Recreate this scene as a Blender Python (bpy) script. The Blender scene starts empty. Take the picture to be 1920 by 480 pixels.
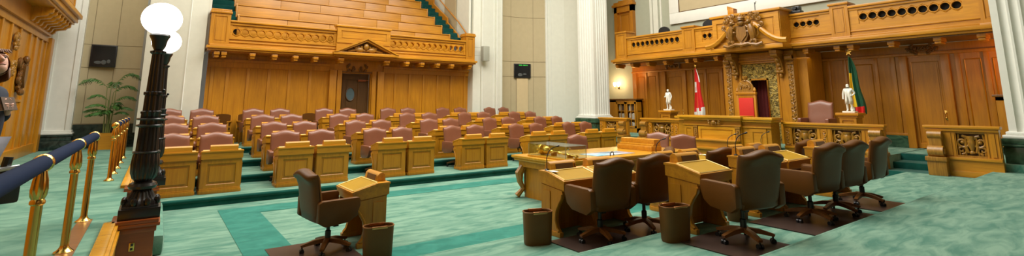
import bpy, bmesh, math, random
from mathutils import Vector, Matrix
PI = math.pi
R = math.radians
sc = bpy.context.scene
col = sc.collection

# ------------------------------------------------------------------ materials
def _mat(name):
    m = bpy.data.materials.new(name); m.use_nodes = True
    nt = m.node_tree; b = nt.nodes['Principled BSDF']
    return m, nt, b
def plain(name, c, rough=.5, metal=0., spec=.5, emit=None, es=0., coat=0., alpha=1., trans=0.):
    m, nt, b = _mat(name)
    # a touch of procedural variation so that nothing is perfectly flat
    tc = nt.nodes.new('ShaderNodeTexCoord'); nz = nt.nodes.new('ShaderNodeTexNoise')
    nz.inputs['Scale'].default_value = 6.; nz.inputs['Detail'].default_value = 3.
    mx = nt.nodes.new('ShaderNodeMix'); mx.data_type = 'RGBA'
    mx.inputs['A'].default_value = (*[v * .93 for v in c], 1); mx.inputs['B'].default_value = (*[min(1, v * 1.05) for v in c], 1)
    nt.links.new(tc.outputs['Object'], nz.inputs['Vector']); nt.links.new(nz.outputs['Fac'], mx.inputs['Factor'])
    nt.links.new(mx.outputs['Result'], b.inputs['Base Color'])
    b.inputs['Roughness'].default_value = rough; b.inputs['Metallic'].default_value = metal
    b.inputs['Specular IOR Level'].default_value = spec
    b.inputs['Coat Weight'].default_value = coat; b.inputs['Coat Roughness'].default_value = .15
    if emit: b.inputs['Emission Color'].default_value = (*emit, 1); b.inputs['Emission Strength'].default_value = es
    if trans: b.inputs['Transmission Weight'].default_value = trans
    return m
def wood(name, c1, c2, axis='z', rough=.38, scale=3., coat=.15):
    m, nt, b = _mat(name)
    tc = nt.nodes.new('ShaderNodeTexCoord'); mp = nt.nodes.new('ShaderNodeMapping')
    s = {'x': (.12, 1.6, 1.6), 'y': (1.6, .12, 1.6), 'z': (1.6, 1.6, .12)}[axis]
    mp.inputs['Scale'].default_value = s
    n1 = nt.nodes.new('ShaderNodeTexNoise'); n1.inputs['Scale'].default_value = scale * 4; n1.inputs['Detail'].default_value = 7
    n1.inputs['Roughness'].default_value = .65; n1.inputs['Distortion'].default_value = .6
    n2 = nt.nodes.new('ShaderNodeTexNoise'); n2.inputs['Scale'].default_value = .9; n2.inputs['Detail'].default_value = 2
    cr = nt.nodes.new('ShaderNodeValToRGB')
    cr.color_ramp.elements[0].position = .3; cr.color_ramp.elements[0].color = (*c1, 1)
    cr.color_ramp.elements[1].position = .7; cr.color_ramp.elements[1].color = (*c2, 1)
    hs = nt.nodes.new('ShaderNodeHueSaturation')
    mr = nt.nodes.new('ShaderNodeMapRange'); mr.inputs['From Min'].default_value = .3; mr.inputs['From Max'].default_value = .7
    mr.inputs['To Min'].default_value = .85; mr.inputs['To Max'].default_value = 1.12
    L = nt.links.new
    L(tc.outputs['Object'], mp.inputs['Vector']); L(mp.outputs['Vector'], n1.inputs['Vector']); L(tc.outputs['Object'], n2.inputs['Vector'])
    L(n1.outputs['Fac'], cr.inputs['Fac']); L(cr.outputs['Color'], hs.inputs['Color'])
    L(n2.outputs['Fac'], mr.inputs['Value']); L(mr.outputs['Result'], hs.inputs['Value']); L(hs.outputs['Color'], b.inputs['Base Color'])
    b.inputs['Roughness'].default_value = rough; b.inputs['Coat Weight'].default_value = coat; b.inputs['Coat Roughness'].default_value = .25
    return m
def carpet(name, dark, light, sx=.5, sy=1.6, lo=.38, hi=.68):
    m, nt, b = _mat(name); L = nt.links.new
    tc = nt.nodes.new('ShaderNodeTexCoord'); mp = nt.nodes.new('ShaderNodeMapping'); mp.inputs['Scale'].default_value = (sx, sy, 1)
    n1 = nt.nodes.new('ShaderNodeTexNoise'); n1.inputs['Scale'].default_value = 3.6; n1.inputs['Detail'].default_value = 8; n1.inputs['Roughness'].default_value = .6
    n1.inputs['Distortion'].default_value = .8
    cr = nt.nodes.new('ShaderNodeValToRGB'); cr.color_ramp.elements[0].position = lo; cr.color_ramp.elements[1].position = hi
    cr.color_ramp.elements[0].color = (*dark, 1); cr.color_ramp.elements[1].color = (*light, 1)
    n2 = nt.nodes.new('ShaderNodeTexNoise'); n2.inputs['Scale'].default_value = 160; n2.inputs['Detail'].default_value = 2
    mx = nt.nodes.new('ShaderNodeMix'); mx.data_type = 'RGBA'; mx.blend_type = 'MULTIPLY'; mx.inputs['Factor'].default_value = .35
    bp = nt.nodes.new('ShaderNodeBump'); bp.inputs['Strength'].default_value = .25; bp.inputs['Distance'].default_value = .01
    L(tc.outputs['Object'], mp.inputs['Vector']); L(mp.outputs['Vector'], n1.inputs['Vector']); L(tc.outputs['Object'], n2.inputs['Vector'])
    L(n1.outputs['Fac'], cr.inputs['Fac']); L(cr.outputs['Color'], mx.inputs['A']); L(n2.outputs['Fac'], mx.inputs['B'])
    L(mx.outputs['Result'], b.inputs['Base Color']); L(n2.outputs['Fac'], bp.inputs['Height']); L(bp.outputs['Normal'], b.inputs['Normal'])
    b.inputs['Roughness'].default_value = .95; b.inputs['Specular IOR Level'].default_value = .1; b.inputs['Sheen Weight'].default_value = .2
    return m
def leather(name, c, rough=.36, spec=.5):
    m, nt, b = _mat(name); L = nt.links.new
    tc = nt.nodes.new('ShaderNodeTexCoord'); n1 = nt.nodes.new('ShaderNodeTexNoise'); n1.inputs['Scale'].default_value = 5; n1.inputs['Detail'].default_value = 4
    mx = nt.nodes.new('ShaderNodeMix'); mx.data_type = 'RGBA'
    mx.inputs['A'].default_value = (*[v * .8 for v in c], 1); mx.inputs['B'].default_value = (*[v * 1.15 for v in c], 1)
    vo = nt.nodes.new('ShaderNodeTexVoronoi'); vo.inputs['Scale'].default_value = 140
    bp = nt.nodes.new('ShaderNodeBump'); bp.inputs['Strength'].default_value = .12; bp.inputs['Distance'].default_value = .004
    L(tc.outputs['Object'], n1.inputs['Vector']); L(n1.outputs['Fac'], mx.inputs['Factor']); L(mx.outputs['Result'], b.inputs['Base Color'])
    L(tc.outputs['Object'], vo.inputs['Vector']); L(vo.outputs['Distance'], bp.inputs['Height']); L(bp.outputs['Normal'], b.inputs['Normal'])
    b.inputs['Roughness'].default_value = rough; b.inputs['Specular IOR Level'].default_value = spec
    return m
def veined(name, c1, c2, scale=4., rough=.25):
    m, nt, b = _mat(name); L = nt.links.new
    tc = nt.nodes.new('ShaderNodeTexCoord'); n1 = nt.nodes.new('ShaderNodeTexNoise'); n1.inputs['Scale'].default_value = scale; n1.inputs['Detail'].default_value = 8
    n1.inputs['Distortion'].default_value = 1.5
    cr = nt.nodes.new('ShaderNodeValToRGB'); cr.color_ramp.elements[0].position = .35; cr.color_ramp.elements[1].position = .72
    cr.color_ramp.elements[0].color = (*c1, 1); cr.color_ramp.elements[1].color = (*c2, 1)
    L(tc.outputs['Object'], n1.inputs['Vector']); L(n1.outputs['Fac'], cr.inputs['Fac']); L(cr.outputs['Color'], b.inputs['Base Color'])
    b.inputs['Roughness'].default_value = rough
    return m

M = {}
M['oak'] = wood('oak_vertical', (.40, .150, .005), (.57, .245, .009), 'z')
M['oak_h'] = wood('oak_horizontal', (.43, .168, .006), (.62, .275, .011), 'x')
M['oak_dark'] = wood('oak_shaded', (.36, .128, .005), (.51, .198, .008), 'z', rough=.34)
M['oak_top'] = wood('oak_polished', (.52, .225, .012), (.70, .35, .022), 'x', rough=.24, coat=.3)
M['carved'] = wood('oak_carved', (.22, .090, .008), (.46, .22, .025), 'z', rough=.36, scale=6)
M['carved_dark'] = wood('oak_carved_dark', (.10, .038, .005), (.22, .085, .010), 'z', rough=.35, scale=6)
M['red_wood'] = wood('mahogany_stain', (.22, .045, .008), (.34, .085, .014), 'x', rough=.3)
M['walnut'] = wood('dark_door_wood', (.075, .032, .008), (.13, .058, .014), 'z', rough=.35)
M['leaf_base'] = wood('chair_leg_wood', (.16, .055, .010), (.26, .10, .02), 'x', rough=.35)
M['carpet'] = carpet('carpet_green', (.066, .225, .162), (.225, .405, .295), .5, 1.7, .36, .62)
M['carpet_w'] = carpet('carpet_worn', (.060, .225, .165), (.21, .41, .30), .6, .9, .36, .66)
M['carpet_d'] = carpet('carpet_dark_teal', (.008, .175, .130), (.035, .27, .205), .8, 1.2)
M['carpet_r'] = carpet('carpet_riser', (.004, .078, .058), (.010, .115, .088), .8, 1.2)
M['mat'] = plain('chair_mat_brown', (.060, .036, .028), .30, spec=.5)
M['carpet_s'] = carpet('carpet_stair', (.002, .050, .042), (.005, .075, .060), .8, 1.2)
M['leather'] = leather('leather_brown_shaded', (.115, .040, .004), .42, .28)  # chair leather with the shade of the backlit near chairs put into its colour
M['leather_lit'] = leather('leather_pinkish_lit', (.225, .080, .040), .34, .6)  # same chair leather, pinkish light on the far chairs put into its colour
M['leather_in'] = leather('leather_olive', (.40, .22, .006), .55, .18)
M['leather_box'] = leather('leather_box', (.15, .07, .02), .4)
M['black'] = plain('black_metal', (.012, .012, .014), .35)
M['iron'] = plain('lamp_iron', (.016, .012, .011), .30, metal=.3, coat=.2)
M['brass'] = plain('brass', (.76, .48, .13), .17, metal=1.)
M['copper'] = plain('copper_trim', (.55, .25, .10), .25, metal=1.)
M['gold'] = plain('gold', (.95, .66, .16), .22, metal=1.)
M['white'] = plain('white_paint', (.70, .70, .60), .55)
M['white2'] = plain('white_paint_bright', (.78, .78, .71), .5)
M['wallgrey'] = plain('wall_sage', (.39, .40, .30), .7)
M['tan'] = plain('tan_panel', (.50, .41, .245), .85)
M['tan2'] = plain('tan_fabric', (.42, .33, .19), .9)
M['seam'] = plain('panel_seam', (.30, .24, .14), .9)
M['marble_g'] = veined('green_marble', (.012, .040, .022), (.070, .15, .085), 3.5)
M['marble_k'] = veined('dark_marble', (.010, .020, .018), (.05, .075, .06), 5)
M['statue'] = plain('white_marble', (.80, .78, .70), .5)
M['red'] = plain('red_velvet', (.62, .022, .012), .7)
M['dred'] = plain('dark_red_curtain', (.13, .012, .010), .85)
M['velvet'] = plain('navy_velvet', (.002, .012, .045), .85, spec=.12)
M['globe'] = plain('opal_glass', (.9, .9, .88), .3, emit=(1, .97, .92), es=7.)
M['bulb'] = plain('sconce_glass', (.9, .85, .7), .3, emit=(1, .74, .45), es=14.)
M['screen'] = plain('screen_black', (.006, .008, .010), .18)
M['screen_ui'] = plain('screen_green', (.02, .3, .02), .5, emit=(.05, .7, .08), es=.5)
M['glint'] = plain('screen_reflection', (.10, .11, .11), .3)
M['paper'] = plain('paper', (.82, .82, .80), .6)
M['redflag'] = plain('flag_red', (.66, .015, .012), .7)
M['whiteflag'] = plain('flag_white', (.80, .78, .74), .7)
M['greenflag'] = plain('flag_green', (.006, .075, .030), .7)
M['yellowflag'] = plain('flag_yellow', (.75, .50, .012), .7)
M['skin'] = plain('skin', (.62, .33, .235), .5)
M['hair'] = plain('hair', (.17, .065, .022), .5)
M['navy'] = plain('navy_jacket', (.010, .016, .034), .8)
M['trouser'] = plain('grey_trousers', (.20, .19, .21), .85)
M['leaf'] = plain('palm_leaf', (.045, .14, .022), .45)
M['stem'] = plain('palm_stem', (.16, .20, .05), .5)
M['book'] = plain('book_pale', (.50, .46, .38), .6)
M['book_b'] = plain('book_brown', (.10, .055, .03), .6)
M['grey'] = plain('grey_box', (.36, .36, .29), .6)
M['steel'] = plain('steel', (.45, .46, .46), .3, metal=.9)
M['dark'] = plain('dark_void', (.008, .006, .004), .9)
M['blueglass'] = plain('porthole_glass', (.10, .15, .17), .08)
M['cabglass'] = plain('cabinet_glass', (.03, .03, .03), .05)
M['wires'] = plain('fern_wire', (.3, .3, .3), .4)

def goldpanel():
    m, nt, b = _mat('gilded_relief'); L = nt.links.new
    tc = nt.nodes.new('ShaderNodeTexCoord'); n1 = nt.nodes.new('ShaderNodeTexNoise'); n1.inputs['Scale'].default_value = 7; n1.inputs['Detail'].default_value = 4
    n1.inputs['Distortion'].default_value = 2.2
    cr = nt.nodes.new('ShaderNodeValToRGB'); cr.color_ramp.elements[0].position = .38; cr.color_ramp.elements[1].position = .62
    cr.color_ramp.elements[0].color = (.13, .10, .03, 1); cr.color_ramp.elements[1].color = (.62, .44, .10, 1)
    bp = nt.nodes.new('ShaderNodeBump'); bp.inputs['Strength'].default_value = .8; bp.inputs['Distance'].default_value = .05
    L(tc.outputs['Object'], n1.inputs['Vector']); L(n1.outputs['Fac'], cr.inputs['Fac']); L(cr.outputs['Color'], b.inputs['Base Color'])
    L(n1.outputs['Fac'], bp.inputs['Height']); L(bp.outputs['Normal'], b.inputs['Normal'])
    b.inputs['Roughness'].default_value = .4; b.inputs['Metallic'].default_value = .4
    return m
M['gilt'] = goldpanel()
def mapmat():
    m, nt, b = _mat('glossy_blue_print'); L = nt.links.new
    tc = nt.nodes.new('ShaderNodeTexCoord'); n1 = nt.nodes.new('ShaderNodeTexNoise'); n1.inputs['Scale'].default_value = 3.5; n1.inputs['Detail'].default_value = 2
    cr = nt.nodes.new('ShaderNodeValToRGB'); cr.color_ramp.elements[0].position = .35; cr.color_ramp.elements[1].position = .65
    cr.color_ramp.elements[0].color = (.10, .42, .62, 1); cr.color_ramp.elements[1].color = (.62, .70, .88, 1)
    L(tc.outputs['Object'], n1.inputs['Vector']); L(n1.outputs['Fac'], cr.inputs['Fac']); L(cr.outputs['Color'], b.inputs['Base Color'])
    b.inputs['Roughness'].default_value = .12
    return m
M['map'] = mapmat()
def glassmat(nm='display_glass', fac=.07):
    m = bpy.data.materials.new(nm); m.use_nodes = True; nt = m.node_tree
    for n in list(nt.nodes): nt.nodes.remove(n)
    o = nt.nodes.new('ShaderNodeOutputMaterial'); tr = nt.nodes.new('ShaderNodeBsdfTransparent'); gl = nt.nodes.new('ShaderNodeBsdfGlossy')
    gl.inputs['Roughness'].default_value = .03; fr = nt.nodes.new('ShaderNodeValue'); fr.outputs[0].default_value = fac
    tr.inputs['Color'].default_value = (.93, .97, .95, 1)
    mx = nt.nodes.new('ShaderNodeMixShader'); L = nt.links.new
    L(fr.outputs[0], mx.inputs['Fac']); L(tr.outputs['BSDF'], mx.inputs[1]); L(gl.outputs['BSDF'], mx.inputs[2]); L(mx.outputs['Shader'], o.inputs['Surface'])
    return m
M['glass'] = glassmat(); M['glass_top'] = glassmat('glass_top', .42)

# ------------------------------------------------------------------ mesh builder
class MB:
    def __init__(s): s.bm = bmesh.new()
    def add(s, vs, fs, mi=0):
        v = [s.bm.verts.new(p) for p in vs]
        for f in fs:
            try:
                q = s.bm.faces.new([v[i] for i in f]); q.material_index = mi
            except ValueError: pass
        return v
    def box(s, x0, x1, y0, y1, z0, z1, b=0., mi=0):
        x0, x1 = min(x0, x1), max(x0, x1); y0, y1 = min(y0, y1), max(y0, y1); z0, z1 = min(z0, z1), max(z0, z1)
        if b <= 0 or min(x1 - x0, y1 - y0, z1 - z0) < 2.2 * b:
            s.add([(x0,y0,z0),(x1,y0,z0),(x1,y1,z0),(x0,y1,z0),(x0,y0,z1),(x1,y0,z1),(x1,y1,z1),(x0,y1,z1)],
                  [(0,3,2,1),(4,5,6,7),(0,1,5,4),(1,2,6,5),(2,3,7,6),(3,0,4,7)], mi)
            return s
        t = bmesh.new(); bmesh.ops.create_cube(t, size=1)
        for v in t.verts: v.co = Vector(((x0+x1)/2 + v.co.x*(x1-x0), (y0+y1)/2 + v.co.y*(y1-y0), (z0+z1)/2 + v.co.z*(z1-z0)))
        bmesh.ops.bevel(t, geom=list(t.edges), offset=b, segments=2, profile=.6, affect='EDGES')
        return s.merge(t, mi=mi)
    def merge(s, t, mat=None, mi=0):
        t.verts.index_update()
        vs = [(mat @ v.co if mat else v.co.copy()) for v in t.verts]
        s.add(vs, [[v.index for v in f.verts] for f in t.faces], mi); t.free(); return s
    def prism(s, poly, axis, d0, d1, mi=0):
        """poly: 2-D outline; axis 'y': (x,z) extruded in y; 'x': (y,z) extruded in x; 'z': (x,y) extruded in z"""
        n = len(poly)
        def p(a, d): return {'y': (a[0], d, a[1]), 'x': (d, a[0], a[1]), 'z': (a[0], a[1], d)}[axis]
        vs = [p(a, d0) for a in poly] + [p(a, d1) for a in poly]
        fs = [tuple(range(n)), tuple(range(2*n-1, n-1, -1))] + [(i, i+n, (i+1) % n + n, (i+1) % n) for i in range(n)]
        s.add(vs, fs, mi); return s
    def tube(s, pts, r, seg=8, cap=True, mi=0):
        pts = [Vector(p) for p in pts]; n = len(pts)
        rs = r if isinstance(r, (list, tuple)) else [r]*n
        rings = []; up = None
        for i, p in enumerate(pts):
            d = (pts[min(i+1, n-1)] - pts[max(i-1, 0)]); d.normalize()
            if up is None:
                up = Vector((0,0,1)) if abs(d.z) < .9 else Vector((1,0,0))
            a = d.cross(up); 
            if a.length < 1e-5: a = d.cross(Vector((0,1,0)))
            a.normalize(); b2 = a.cross(d); b2.normalize(); up = b2
            rings.append([p + a*rs[i]*math.cos(2*PI*k/seg) + b2*rs[i]*math.sin(2*PI*k/seg) for k in range(seg)])
        vs = [q for rg in rings for q in rg]; fs = []
        for i in range(n-1):
            for k in range(seg): fs.append((i*seg+k, i*seg+(k+1) % seg, (i+1)*seg+(k+1) % seg, (i+1)*seg+k))
        if cap: fs.append(tuple(range(seg-1, -1, -1))); fs.append(tuple((n-1)*seg+k for k in range(seg)))
        s.add(vs, fs, mi); return s
    def lathe(s, prof, seg=20, c=(0,0,0), flute=0, fd=0., mi=0):
        """prof: list of (r,z)"""
        vs = []; fs = []; n = len(prof)
        for (r, z) in prof:
            for k in range(seg):
                a = 2*PI*k/seg; rr = r*(1 - fd*(.5+.5*math.cos(flute*a))) if flute and r > .02 else r
                vs.append((c[0]+rr*math.cos(a), c[1]+rr*math.sin(a), c[2]+z))
        for i in range(n-1):
            for k in range(seg): fs.append((i*seg+k, i*seg+(k+1) % seg, (i+1)*seg+(k+1) % seg, (i+1)*seg+k))
        fs.append(tuple(range(seg-1, -1, -1))); fs.append(tuple((n-1)*seg+k for k in range(seg)))
        s.add(vs, fs, mi); return s
    def ell(s, c, r, seg=10, rings=6, rot=None, mi=0):
        t = bmesh.new(); bmesh.ops.create_uvsphere(t, u_segments=seg, v_segments=rings, radius=1)
        mt = Matrix.Translation(Vector(c)) @ (rot if rot else Matrix.Identity(4)) @ Matrix.Diagonal((*r, 1))
        return s.merge(t, mt, mi)
    def grid(s, f, nu, nv, mi=0):
        vs = [f(i/nu, j/nv) for j in range(nv+1) for i in range(nu+1)]
        s.add(vs, [(j*(nu+1)+i, j*(nu+1)+i+1, (j+1)*(nu+1)+i+1, (j+1)*(nu+1)+i) for j in range(nv) for i in range(nu)], mi); return s
    def build(s, name, mat, parent=None, smooth=True, ang=38, loc=None):
        bm = s.bm
        bmesh.ops.recalc_face_normals(bm, faces=bm.faces)
        me = bpy.data.meshes.new(name); bm.to_mesh(me); bm.free()
        for m in (mat if isinstance(mat, (list, tuple)) else [mat]): me.materials.append(m)
        if smooth:
            for p in me.polygons: p.use_smooth = True
            me.set_sharp_from_angle(angle=R(ang))
        o = bpy.data.objects.new(name, me); col.objects.link(o)
        if parent: o.parent = parent
        if loc: o.location = loc
        return o

def thing(name, label, cat, loc=(0,0,0), rz=0., group=None):
    o = bpy.data.objects.new(name, None); col.objects.link(o); o.empty_display_size = .1
    o.location = loc; o.rotation_euler = (0,0,rz); o['label'] = label; o['category'] = cat
    if group: o['group'] = group
    return o
def tag(o, label, cat, group=None):
    o['label'] = label; o['category'] = cat
    if group: o['group'] = group
    return o
def struct(o): o['kind'] = 'structure'; return o
def sbox(name, mat, *a, b=0.): return struct(MB().box(*a, b=b).build(name, mat))
KIDS = {}
def dup(root, loc, rz, label, group=None):
    """copy of a thing with copies of its parts and sub-parts"""
    r = root.copy(); col.objects.link(r); r.location = loc; r.rotation_euler = (0,0,rz); r['label'] = label
    if group: r['group'] = group
    for ch in kids(root):
        c = ch.copy(); col.objects.link(c); c.parent = r
        for g in kids(ch):
            d = g.copy(); col.objects.link(d); d.parent = c
    return r
def kids(o):
    if o.name not in KIDS: KIDS[o.name] = list(o.children)
    return KIDS[o.name]

# ------------------------------------------------------------------ ornament helpers (local front faces -y)
def spiral(mb, cx, cz, y, r0, turns, dirn, a0, thick, mi=0):
    n = int(10*turns)+4; pts = []; rr = []
    for i in range(n):
        t = i/(n-1); a = a0 + dirn*2*PI*turns*t; r = r0*(1-.86*t)
        pts.append((cx + r*math.cos(a), y - .3*thick*math.sin(PI*t), cz + r*math.sin(a))); rr.append(thick*(1-.45*t))
    mb.tube(pts, rr, 6, mi=mi)
def scroll_panel(mb, x0, x1, z0, z1, y, d=.03):
    """pierced scrollwork: urn in the middle, leaf scrolls either side"""
    cx, cz = (x0+x1)/2, (z0+z1)/2; w, h = (x1-x0), (z1-z0)
    mb.lathe([(.10*w,-.36*h),(.12*w,-.30*h),(.06*w,-.24*h),(.13*w,-.05*h),(.15*w,.12*h),(.12*w,.2*h),(.15*w,.27*h),(.15*w,.33*h)], 10, (cx, y, cz))
    for sx in (-1, 1):
        spiral(mb, cx+sx*.30*w, cz+.08*h, y, .26*h, 1.5, sx, PI/2, d)
        spiral(mb, cx+sx*.36*w, cz-.22*h, y, .17*h, 1.3, -sx, -PI/2, d*.8)
        mb.ell((cx+sx*.30*w, y-.01, cz+.08*h), (.07*h, d, .07*h), 8, 5)
        mb.tube([(cx+sx*.13*w, y, cz-.32*h), (cx+sx*.2*w, y-.01, cz-.12*h), (cx+sx*.18*w, y, cz+.3*h)], [d*.7, d, d*.4], 6)
        mb.tube([(cx+sx*.44*w, y, cz-.42*h), (cx+sx*.47*w, y, cz), (cx+sx*.42*w, y, cz+.4*h)], d*.6, 6)
        for k in range(3):
            mb.ell((cx+sx*(.22+.1*k)*w, y, cz+(-.38+.06*(k % 2))*h), (.035*w, d*.8, .06*h), 6, 4)
def foliage(mb, x0, x1, z0, z1, y, seed, n=12, d=.03):
    """leafy carving, mirrored about the middle"""
    rnd = random.Random(seed); cx = (x0+x1)/2; w = (x1-x0)/2; h = z1-z0
    for i in range(n):
        u = rnd.uniform(.08, .85); v = rnd.uniform(.12, .88); r = rnd.uniform(.10, .2)*min(2*w, h); a = rnd.uniform(0, 2*PI)
        for sx in (-1, 1):
            spiral(mb, cx+sx*u*w, z0+v*h, y, r, .9, sx, a if sx > 0 else PI-a, d)
            mb.ell((cx+sx*u*w, y-.3*d, z0+v*h), (r*.45, d*1.1, r*.7), 7, 5, Matrix.Rotation(sx*a, 4, 'Y'))
def fretwork(mb, x0, x1, z0, z1, y, n, d=.05, rf=.40):
    """board pierced by a row of n round holes joined by raised rings"""
    w = (x1-x0)/n; cz = (z0+z1)/2; r = rf*min(w, z1-z0)
    for k in range(n):
        a0, a1 = x0+k*w, x0+(k+1)*w; cx = (a0+a1)/2; seg = 24
        outer = []; inner = []
        for i in range(seg):
            a = 2*PI*i/seg; c, s_ = math.cos(a), math.sin(a)
            t = min((w/2)/abs(c) if abs(c) > 1e-6 else 9, ((z1-z0)/2)/abs(s_) if abs(s_) > 1e-6 else 9)
            outer.append((cx+c*t, cz+s_*t)); inner.append((cx+c*r, cz+s_*r))
        # corners of the cell
        vs = [(p[0], y, p[1]) for p in outer] + [(p[0], y, p[1]) for p in inner] + [(p[0], y+d, p[1]) for p in inner]
        fs = [(i, (i+1) % seg, seg+(i+1) % seg, seg+i) for i in range(seg)] + [(seg+i, seg+(i+1) % seg, 2*seg+(i+1) % seg, 2*seg+i) for i in range(seg)]
        mb.add(vs, fs)
        for (ccx, ccz) in ((a0, z0), (a1, z0), (a1, z1), (a0, z1)):
            near = sorted(range(seg), key=lambda i: (outer[i][0]-ccx)**2+(outer[i][1]-ccz)**2)[:2]
            if abs(outer[near[0]][0]-ccx)+abs(outer[near[0]][1]-ccz) > 1e-4:
                mb.add([(outer[near[0]][0], y, outer[near[0]][1]), (ccx, y, ccz), (outer[near[1]][0], y, outer[near[1]][1])], [(0,1,2)])
        ring = [(cx+(r+.012)*math.cos(2*PI*i/20), y-.006, cz+(r+.012)*math.sin(2*PI*i/20)) for i in range(21)]
        mb.tube(ring, .014, 5, cap=False)
        for sz in (-1, 1):
            mb.tube([(a0, y-.004, cz+sz*r*.75), (cx, y-.004, cz+sz*(r+.05)), (a1, y-.004, cz+sz*r*.75)], .010, 4)
def panelled(mb, x0, x1, z0, z1, y, fr=.08, d=.03, bead=.012):
    """frame-and-panel face with front at y (frame) and sunk panel at y+d"""
    mb.box(x0, x0+fr, y, y+d+.02, z0, z1); mb.box(x1-fr, x1, y, y+d+.02, z0, z1)
    mb.box(x0+fr, x1-fr, y, y+d+.02, z0, z0+fr); mb.box(x0+fr, x1-fr, y, y+d+.02, z1-fr, z1)
    mb.box(x0+fr, x1-fr, y+d, y+d+.02, z0+fr, z1-fr)
    i0, i1, j0, j1 = x0+fr, x1-fr, z0+fr, z1-fr
    for (a, b2) in (((i0, j0), (i1, j0)), ((i1, j0), (i1, j1)), ((i1, j1), (i0, j1)), ((i0, j1), (i0, j0))):
        mb.tube([(a[0], y+d*.45, a[1]), (b2[0], y+d*.45, b2[1])], bead, 4)
    if (i1-i0) > .2 and (j1-j0) > .2: mb.box(i0+.05, i1-.05, y+d-.012, y+d+.01, j0+.05, j1-.05)
def skinned(name, verts, edges, radii, mat, parent=None, sub=2, root=0):
    me = bpy.data.meshes.new(name+'_cage'); me.from_pydata([Vector(v) for v in verts], edges, [])
    o = bpy.data.objects.new(name+'_cage', me); col.objects.link(o)
    md = o.modifiers.new('Skin', 'SKIN'); md.use_smooth_shade = True
    for i, r in enumerate(radii):
        sv = me.skin_vertices[0].data[i]; sv.radius = (r, r) if not isinstance(r, tuple) else r; sv.use_root = (i == root)
    ms = o.modifiers.new('Sub', 'SUBSURF'); ms.levels = sub; ms.render_levels = sub
    dg = bpy.context.evaluated_depsgraph_get(); ev = o.evaluated_get(dg)
    m2 = bpy.data.meshes.new_from_object(ev); m2.name = name
    bpy.data.objects.remove(o); bpy.data.meshes.remove(me)
    m2.materials.clear(); m2.materials.append(mat)
    for p in m2.polygons: p.use_smooth = True
    q = bpy.data.objects.new(name, m2); col.objects.link(q)
    if parent: q.parent = parent
    return q

exec_parts = []
# ================================================================== SETTING
def vwall(name, mat, pts, z0, z1, th=.12):
    """thin upright wall along a plan polyline; thickness to the left of travel"""
    mb = MB(); n = len(pts); P = [Vector((p[0], p[1], 0)) for p in pts]; off = []
    for i in range(n):
        d = (P[min(i+1, n-1)]-P[max(i-1, 0)]).normalized(); off.append(P[i]+Vector((-d.y, d.x, 0))*th)
    for i in range(n-1):
        a, b, c, d = P[i], P[i+1], off[i+1], off[i]
        mb.add([(a.x,a.y,z0),(b.x,b.y,z0),(c.x,c.y,z0),(d.x,d.y,z0),(a.x,a.y,z1),(b.x,b.y,z1),(c.x,c.y,z1),(d.x,d.y,z1)],
               [(0,3,2,1),(4,5,6,7),(0,1,5,4),(1,2,6,5),(2,3,7,6),(3,0,4,7)])
    return struct(mb.build(name, mat, smooth=False))
ZT = 11.
struct(MB().box(-.3, 13.9, 5.0, 10.5, -.1, 0).build('floor', M['carpet']))
bd = MB()                                            # inlaid dark border of the centre carpet
bd.box(1.0, 1.566, 5.54, 9.91, 0, .006); bd.box(1.566, 12.4, 5.54, 6.10, 0, .006); bd.box(1.566, 12.4, 9.35, 9.91, 0, .006); bd.box(12.4, 12.96, 5.54, 9.91, 0, .006)
struct(bd.build('carpet_border', M['carpet_d']))
def terrace(name, x0, x1, y0, y1, z, edge, side):
    """raised carpeted level with a rounded dark nosing along the edge facing the centre floor"""
    o = sbox(name, M['carpet'], x0, x1, y0, y1, z-.148, z)
    mb = MB(); e = edge; s = side
    mb.box(x0, x1, e, e+s*.02, z-.15, z-.03)
    mb.tube([(x0, e+s*.012, z-.030), (x1, e+s*.012, z-.030)], .036, 10)
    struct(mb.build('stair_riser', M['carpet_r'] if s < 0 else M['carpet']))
    return o
for i, (ye, yn) in enumerate(((10.45, 11.95), (11.95, 13.54), (13.54, 15.5), (15.5, 17.8))):
    terrace('terrace', -.22, 13.6, ye, yn+.2 if i < 3 else yn, .15*(i+1), ye, -1)
for i, (ye, yn) in enumerate(((5.12, 3.78), (3.78, 2.38), (2.38, -3.0))):
    terrace('terrace', .3 if i < 2 else -.3, (13.9, 13.65, 15.2)[i], yn-.2 if i < 2 else yn, ye, .15*(i+1), ye, 1)
struct(MB().box(12.0, 17, -3, 1.0, .2, .448).build('terrace', M['carpet']))
# entrance walkway and its steps
sbox('walkway', M['carpet_w'], -2.75, -.25, -3, 20.2, .25, .45)
mb = MB(); mb.box(-.26, .22, 7.46, 9.9, 0, .24, b=.05); struct(mb.build('stair_entrance', M['carpet_w']))
for (a, b2) in ((.4, 7.2), (10.25, 17.2)):
    mb = MB(); mb.box(-.36, -.25, a, b2, .2, .50, b=.012); mb.box(-.25, -.225, a, b2, -.05, .47); mb.box(-.225, -.205, a, b2, .36, .41)
    struct(mb.build('trim_curb', M['oak_top']))
mb = MB(); mb.box(-.62, -.49, 2.0, 7.75, .45, .458); struct(mb.build('trim_rail_plate', M['leaf_base']))

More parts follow.
